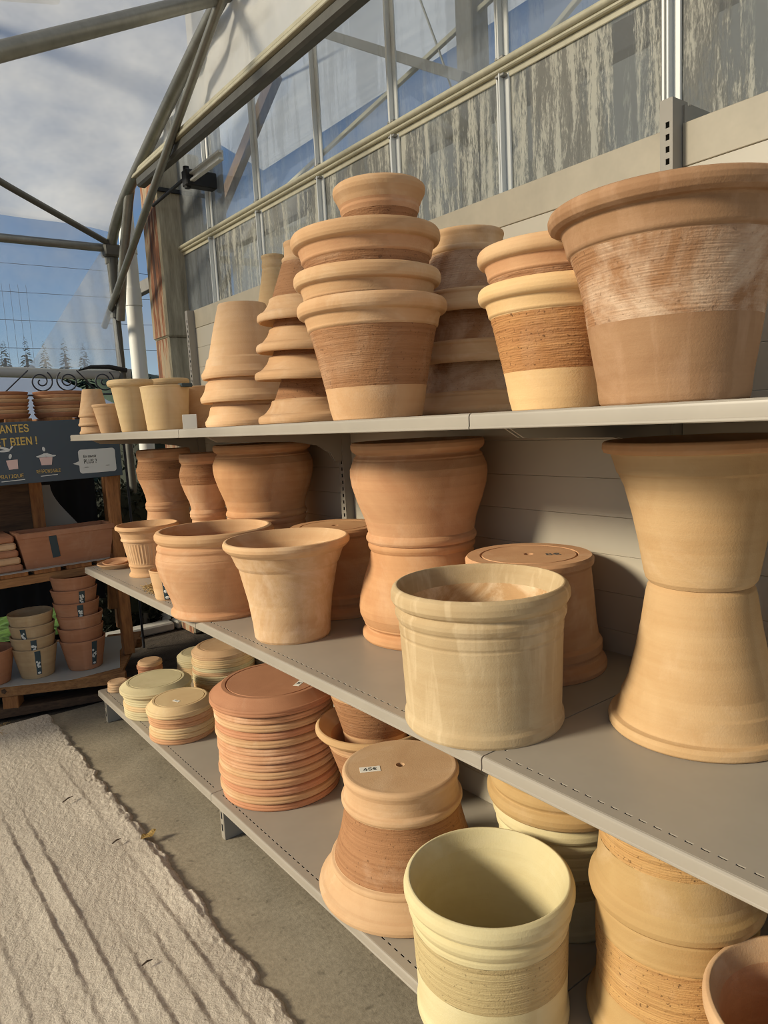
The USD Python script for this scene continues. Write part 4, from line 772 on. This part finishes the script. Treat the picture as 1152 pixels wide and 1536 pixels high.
flat(sg.Polygon([(.671, 1.303), (.724, 1.305), (.722, 1.258), (.680, 1.256)]), 'sign_pink', 'pot_drawing')
flat(ell(.692, 1.322, .007, .013, -.3), 'sign_pale', 'leaf_drawing')
flat(ell(.672, 1.362, .026, .006, -.3).union(ell(.704, 1.368, .016, .004, .9)).union(ell(.668, 1.350, .026, .005)), 'sign_pale', 'leaf_drawing')
for k in range(3):
    q = [(1.05 + .012 * k, 1.490), (1.075 + .012 * k, 1.472), (1.10 + .012 * k, 1.470), (1.104 + .012 * k, 1.430)]
    flat(sg.LineString(q).buffer(.0016), 'sign_teal', 'corner_lines')
bub = sg.box(1.030, 1.222, 1.190, 1.318).buffer(.015).union(sg.Polygon([(.984, 1.262), (1.02, 1.275), (1.02, 1.248)]))
bb_ = flat(bub, 'sign_pale', 'speech_bubble')
def bubtext(text, x, z, h, w, bold=True):
    tm = meshkit.text_mesh(text, h, .0006, bold=bold); b = tm.bounds; tm.apply_translation((-b[0, 0], 0, 0)); tm.apply_scale([w / (b[1, 0] - b[0, 0]), 1, 1])
    part(bb_, 'lettering', place(tm, FRONT, (x, -.0098, z)), 'ink')
bubtext('En savoir', 1.040, 1.290, .013, .066); bubtext('PLUS ?', 1.040, 1.259, .021, .066); bubtext('www.', 1.040, 1.236, .006, .022, False); bubtext('.com', 1.150, 1.239, .006, .020, False)

# saucer trays in two stacks on the top deck
for cx, w, lab in ((.70, .14, 'left'), (.985, .118, 'right')):
    for k in range(7):
        z = 1.508 + .0185 * k; r = random.Random(k + int(cx * 100))
        t = thing('round_tray', f'shallow terracotta saucer, {ORD[6 - k]} from the top of the {lab} stack on the rack\'s top deck', 'saucer', (cx + r.uniform(-.004, .004), RY + .16 if cx < .8 else RY + .14, z), (0, 0, 40 * k), f'saucers in the {lab} stack on the rack')
        R = (.140 if cx < .8 else .125) * (1 + .012 * k / 3)
        V, F = lathe([[(.001, 0), (.86 * R, 0)], chaikin([(.86 * R, 0), (.90 * R, .003), (R - .002, .020), (R, .026), (R - .004, .027), (R - .010, .020), (.86 * R, .012), (.8 * R, .010)], 1), [(.8 * R, .010), (.001, .010)]], 64)
        part(t, 'dish', (V, F), ['clay_rose', 'clay_pink', 'clay_orange_b'][k % 3], smooth=True)

# oblong planter with label, slabs beside it, a box and a curved sheet behind
def trough(x0, x1, y0, y1, h, fl, wl, inset):
    lo = [(x0 + inset, y0 + inset), (x1 - inset, y0 + inset), (x1 - inset, y1 - inset), (x0 + inset, y1 - inset)]; hi = [(x0, y0), (x1, y0), (x1, y1), (x0, y1)]
    def ring(p, d): return [(p[0][0] + d, p[0][1] + d), (p[1][0] - d, p[1][1] + d), (p[2][0] - d, p[2][1] - d), (p[3][0] + d, p[3][1] - d)]
    L = [(lo, 0), (hi, h - .03), (hi, h - .028), (ring(hi, -.004), h - .026), (ring(hi, -.004), h - .002), (hi, h), (ring(hi, wl), h), (ring(lo, wl), fl)]
    V = np.array([(x, y, z) for p, z in L for x, y in p]); F = [[0, 3, 2, 1]]
    for k in range(len(L) - 1):
        for j in range(4): F.append([4 * k + j, 4 * k + (j + 1) % 4, 4 * k + 4 + (j + 1) % 4, 4 * k + 4 + j])
    e = 4 * (len(L) - 1); F.append([e, e + 1, e + 2, e + 3]); return V, np.array(F)
pb = thing('planter_box', 'long rectangular terracotta planter with dark label strip on the rack\'s middle deck', 'planter', (0, 0, .7305))
part(pb, 'trough', trough(.690, 1.170, RY + .02, RY + .22, .19, .02, .014, .028), 'clay_rose')
part(pb, 'label_strip', beam((.868, RY + .0375, .045), (.852, RY + .0168, .176), .038, .002, (0, -1, 0)), 'label_teal', label='dark printed label strip')
for k in range(5):
    top('clay_slab', bbox((.30, RY + .03 + .004 * k, .7305 + .0375 * k), (.70 - .006 * k, RY + .33, .7305 + .0375 * k + .036), .008), ['clay_rose', 'clay_pink'][k % 2], f'thick rectangular terracotta tray, {ORD[4 - k]} from the top of the stack left of the long planter', 'tray', group='trays left of the long planter')
bx = thing('cardboard_box', 'brown cardboard box standing behind the trays under the sign', 'box', (.60, RY + .30, .73))
part(bx, 'carton', bbox((-.3, 0, 0), (.28, .2, .46), .003), 'wood_dark'); part(bx, 'flap', bbox((.22, -.012, 0), (.285, -.001, .47), .002), 'wood')
def curve_sheet():
    rows = []
    for z in np.linspace(0, 1, 14):
        xr = .28 + .20 * (1 - z) ** 1.6 + .02 * math.sin(5 * z); rows.append([(x, .01 * math.sin(9 * x), z * .40) for x in np.linspace(0, xr, 10)])
    return sheet(rows)
top('loose_sheet', (curve_sheet()[0] + [.72, RY + .53, .73], curve_sheet()[1]), 'sheet_white', 'torn greyish plastic sheet hanging behind the long planter', 'sheet')

# stacked tapered pots on the low pallet
TUB = [(.088, 0), (.092, .004), (.122, .165), (.126, .185), (.122, .188)]
def tubs(n, cx, cy, z, sc, pitch, mats, where, grp, labels, lean=(0, 0), seed=1):
    r = random.Random(seed)
    for k in range(n):
        t, H = pot('tub_pot', f'{where[0]}, {ORD[n - 1 - k]} from the top of {where[1]}', (cx + lean[0] * k + r.uniform(-.003, .003), cy + lean[1] * k, z + pitch * k), TUB, (mats[k % len(mats)],), sc=sc, zsc=.87, rim=.172, wall=.008, n=72, hole=.010, rot=(r.uniform(-.8, .8), r.uniform(-.8, .8), 0), group=grp)
        if k in labels: wrap_label(t, np.array(TUB) * [sc, .87], math.radians(labels[k]), .26, .085 if k else .025, .155)
tubs(4, .712, 4.055, .1645, .88, .060, ['clay_fern'], ('cream tapered tub', 'the stack of four on the low pallet'), 'cream tubs on the low pallet', {0: -95, 1: -100, 2: -125}, seed=2)
tubs(6, .945, 4.00, .1645, .93, .070, ['clay_rose'], ('pinkish terracotta tub', 'the stack of six on the low pallet'), 'terracotta tubs on the low pallet', {0: -75, 3: -95, 4: -85}, lean=(-.004, 0), seed=4)
pot('tub_pot', 'single pinkish terracotta tub cut by the left edge, on the low pallet', (.505, 4.10, .1645), TUB, ('clay_rose',), sc=.95, rim=.172, wall=.008, n=72)

# dark cloth and plants behind the rack
def cloth():
    xs = np.linspace(-1.6, 1.30, 120); rows = []
    for z in np.linspace(.34, 1.42, 10): rows.append(np.stack([xs, 4.80 + .02 * np.sin(xs * 17 + z * 2) + 0.01 * np.sin(xs * 41), 0 * xs + z], -1))
    return sheet(rows)
top('ground_cloth', cloth(), 'black_cloth', 'black woven cloth hanging behind the wooden rack', 'cloth', smooth=True)
def bush(name, label, lo, hi, n, s, mat, seed):
    r = np.random.default_rng(seed); lo, hi = np.array(lo), np.array(hi); c = (lo + hi) / 2; ms = []
    core = trimesh.creation.icosphere(3, 1.0); core.vertices *= 0.82 + 0.3 * (meshkit.fbm(core.vertices * 2.5 + 9, 3, seed)[:, None]); q = np.sign(core.vertices) * np.abs(core.vertices) ** .6
    core.vertices = c + q * (hi - lo) / 2 * .92
    V, F = [], []
    idx = r.integers(0, len(core.vertices), n); P = core.vertices[idx] + r.normal(0, s * .6, (n, 3))
    D = r.normal(size=(n, 3)); D /= np.linalg.norm(D, axis=1, keepdims=True); E = np.cross(D, r.normal(size=(n, 3))); E /= np.linalg.norm(E, axis=1, keepdims=True)
    V = np.stack([P - D * s, P + E * s * .4, P + D * s, P - E * s * .4], 1).reshape(-1, 3); k = np.arange(n)[:, None] * 4
    F = np.vstack([k + [0, 1, 2], k + [0, 2, 3]])
    t = thing(name, label, 'shrub'); part(t, 'branches', core, mat, smooth=True); part(t, 'foliage', trimesh.Trimesh(V, F, process=False), mat, kind='stuff'); return t
bush('clipped_hedge', 'dark clipped hedge behind the shelving, left of the concrete column', (1.80, 5.55, 0), (2.6, 6.3, 1.93), 5000, .03, 'hedge', 3)
bush('dark_shrub', 'low dark shrub in the shade behind the end of the shelving', (1.25, 5.05, -.05), (1.9, 5.5, 1.1), 4000, .03, 'hedge', 4)
# white tent roof with scrolled ironwork in front of it
top('tent_roof', trimesh.Trimesh([(-1.5, 7.5, 2.02), (1.78, 7.5, 1.98), (2.30, 7.3, 1.68), (-1.5, 7.0, 1.5), (2.1, 7.0, 1.45), (2.4, 8.6, 1.6), (-1.5, 8.6, 1.5)]).convex_hull, 'tent_white', 'white sloping canopy roof behind the saucer stacks', 'canopy')
def scroll(cx, cz, s, flip):
    t = np.linspace(0, 3.6 * np.pi, 60); r = .066 * (1 - t / (3.9 * np.pi)) ** .8
    return tube(np.stack([cx + flip * r * np.cos(t + 2.2), 0 * t, cz + r * np.sin(t + 2.2)], 1) * s, .0045, 6)
iw = thing('scroll_ironwork', 'thin wrought-iron scrolls standing behind the saucer stacks', 'ironwork', (0, 4.62, 0))
for k, (x, f_) in enumerate(((.71, -1), (1.015, -1), (1.165, 1), (1.375, -1))): part(iw, 'scroll', scroll(x, 1.735, 1.0, f_), 'iron', smooth=True)
part(iw, 'stay', cat([tube([(.80, 0, 1.66), (.95, 0, 1.80)], .004, 6), tube([(1.22, 0, 1.80), (1.34, 0, 1.66)], .004, 6), tube([(-.4, 0, 1.655), (1.5, 0, 1.655)], .006, 6), tube([(.2, 0, .0), (.2, 0, 1.66)], .008, 6), tube([(1.46, 0, .0), (1.46, 0, 1.66)], .008, 6)]), 'iron')
# young firs and a wire fence beyond the film
def fir(x, y, h, seed):
    r = np.random.default_rng(seed); t = thing('young_fir', f'small dark conical fir seen hazily through the film, {["leftmost", "second from the left", "third from the left", "fourth from the left", "rightmost"][seed]} of the row', 'tree', (x, y, 0), group='firs beyond the film')
    part(t, 'trunk', tube([(0, 0, 0), (0, 0, h * .9)], [.07, .02], 8), 'twig')
    V, F = [], []
    for k in range(420):
        z = h * (.12 + .88 * r.random() ** 1.1); L = (h - z) * .24 + .03; a = r.uniform(0, 2 * np.pi); w = L * .22
        d = np.array([np.cos(a), np.sin(a), 0]); s = np.array([-np.sin(a), np.cos(a), 0]); b = len(V)
        V += [np.array([0, 0, z]), d * L * .6 + s * w + [0, 0, z - L * .12], d * L + [0, 0, z - L * .35], d * L * .6 - s * w + [0, 0, z - L * .12]]; F += [[b, b + 1, b + 2], [b, b + 2, b + 3]]
    part(t, 'branches', trimesh.Trimesh(np.array(V), F, process=False), 'fir', kind='stuff')
for k, u in enumerate((8, 40, 68, 98, 126)):
    d = np.array([u - 576, 540 - 768, 1071.6]); w_ = d[0] * np.array(RIGHT) + d[1] * np.array(DOWN) + d[2] * np.array(FWD); w_ *= 15.0 / w_[1]
    fir(round(float(w_[0]), 2), 15.0, 3.22 + .08 * (k % 2), k)

wf = thing('wire_fence', 'thin wire mesh fence seen hazily beyond the film', 'fence', (0, 7.6, 0))
for k in range(5): part(wf, 'wire', tube([(-1.2, 0, 2.0 + .26 * k), (3.2, 0, 2.0 + .26 * k)], .0022, 5), 'iron')
part(wf, 'vertical_wire', cat([tube([(-1.1 + .07 * k, 0, 1.6), (-1.1 + .07 * k, 0, 2.85)],   .0013, 4, False) for k in range(40)]), 'iron', kind='stuff')
for x in (-1.2, 3.2): part(wf, 'fence_post', tube([(x, 0, 0), (x, 0, 3.5)], .025, 8), 'galvanised_dark')
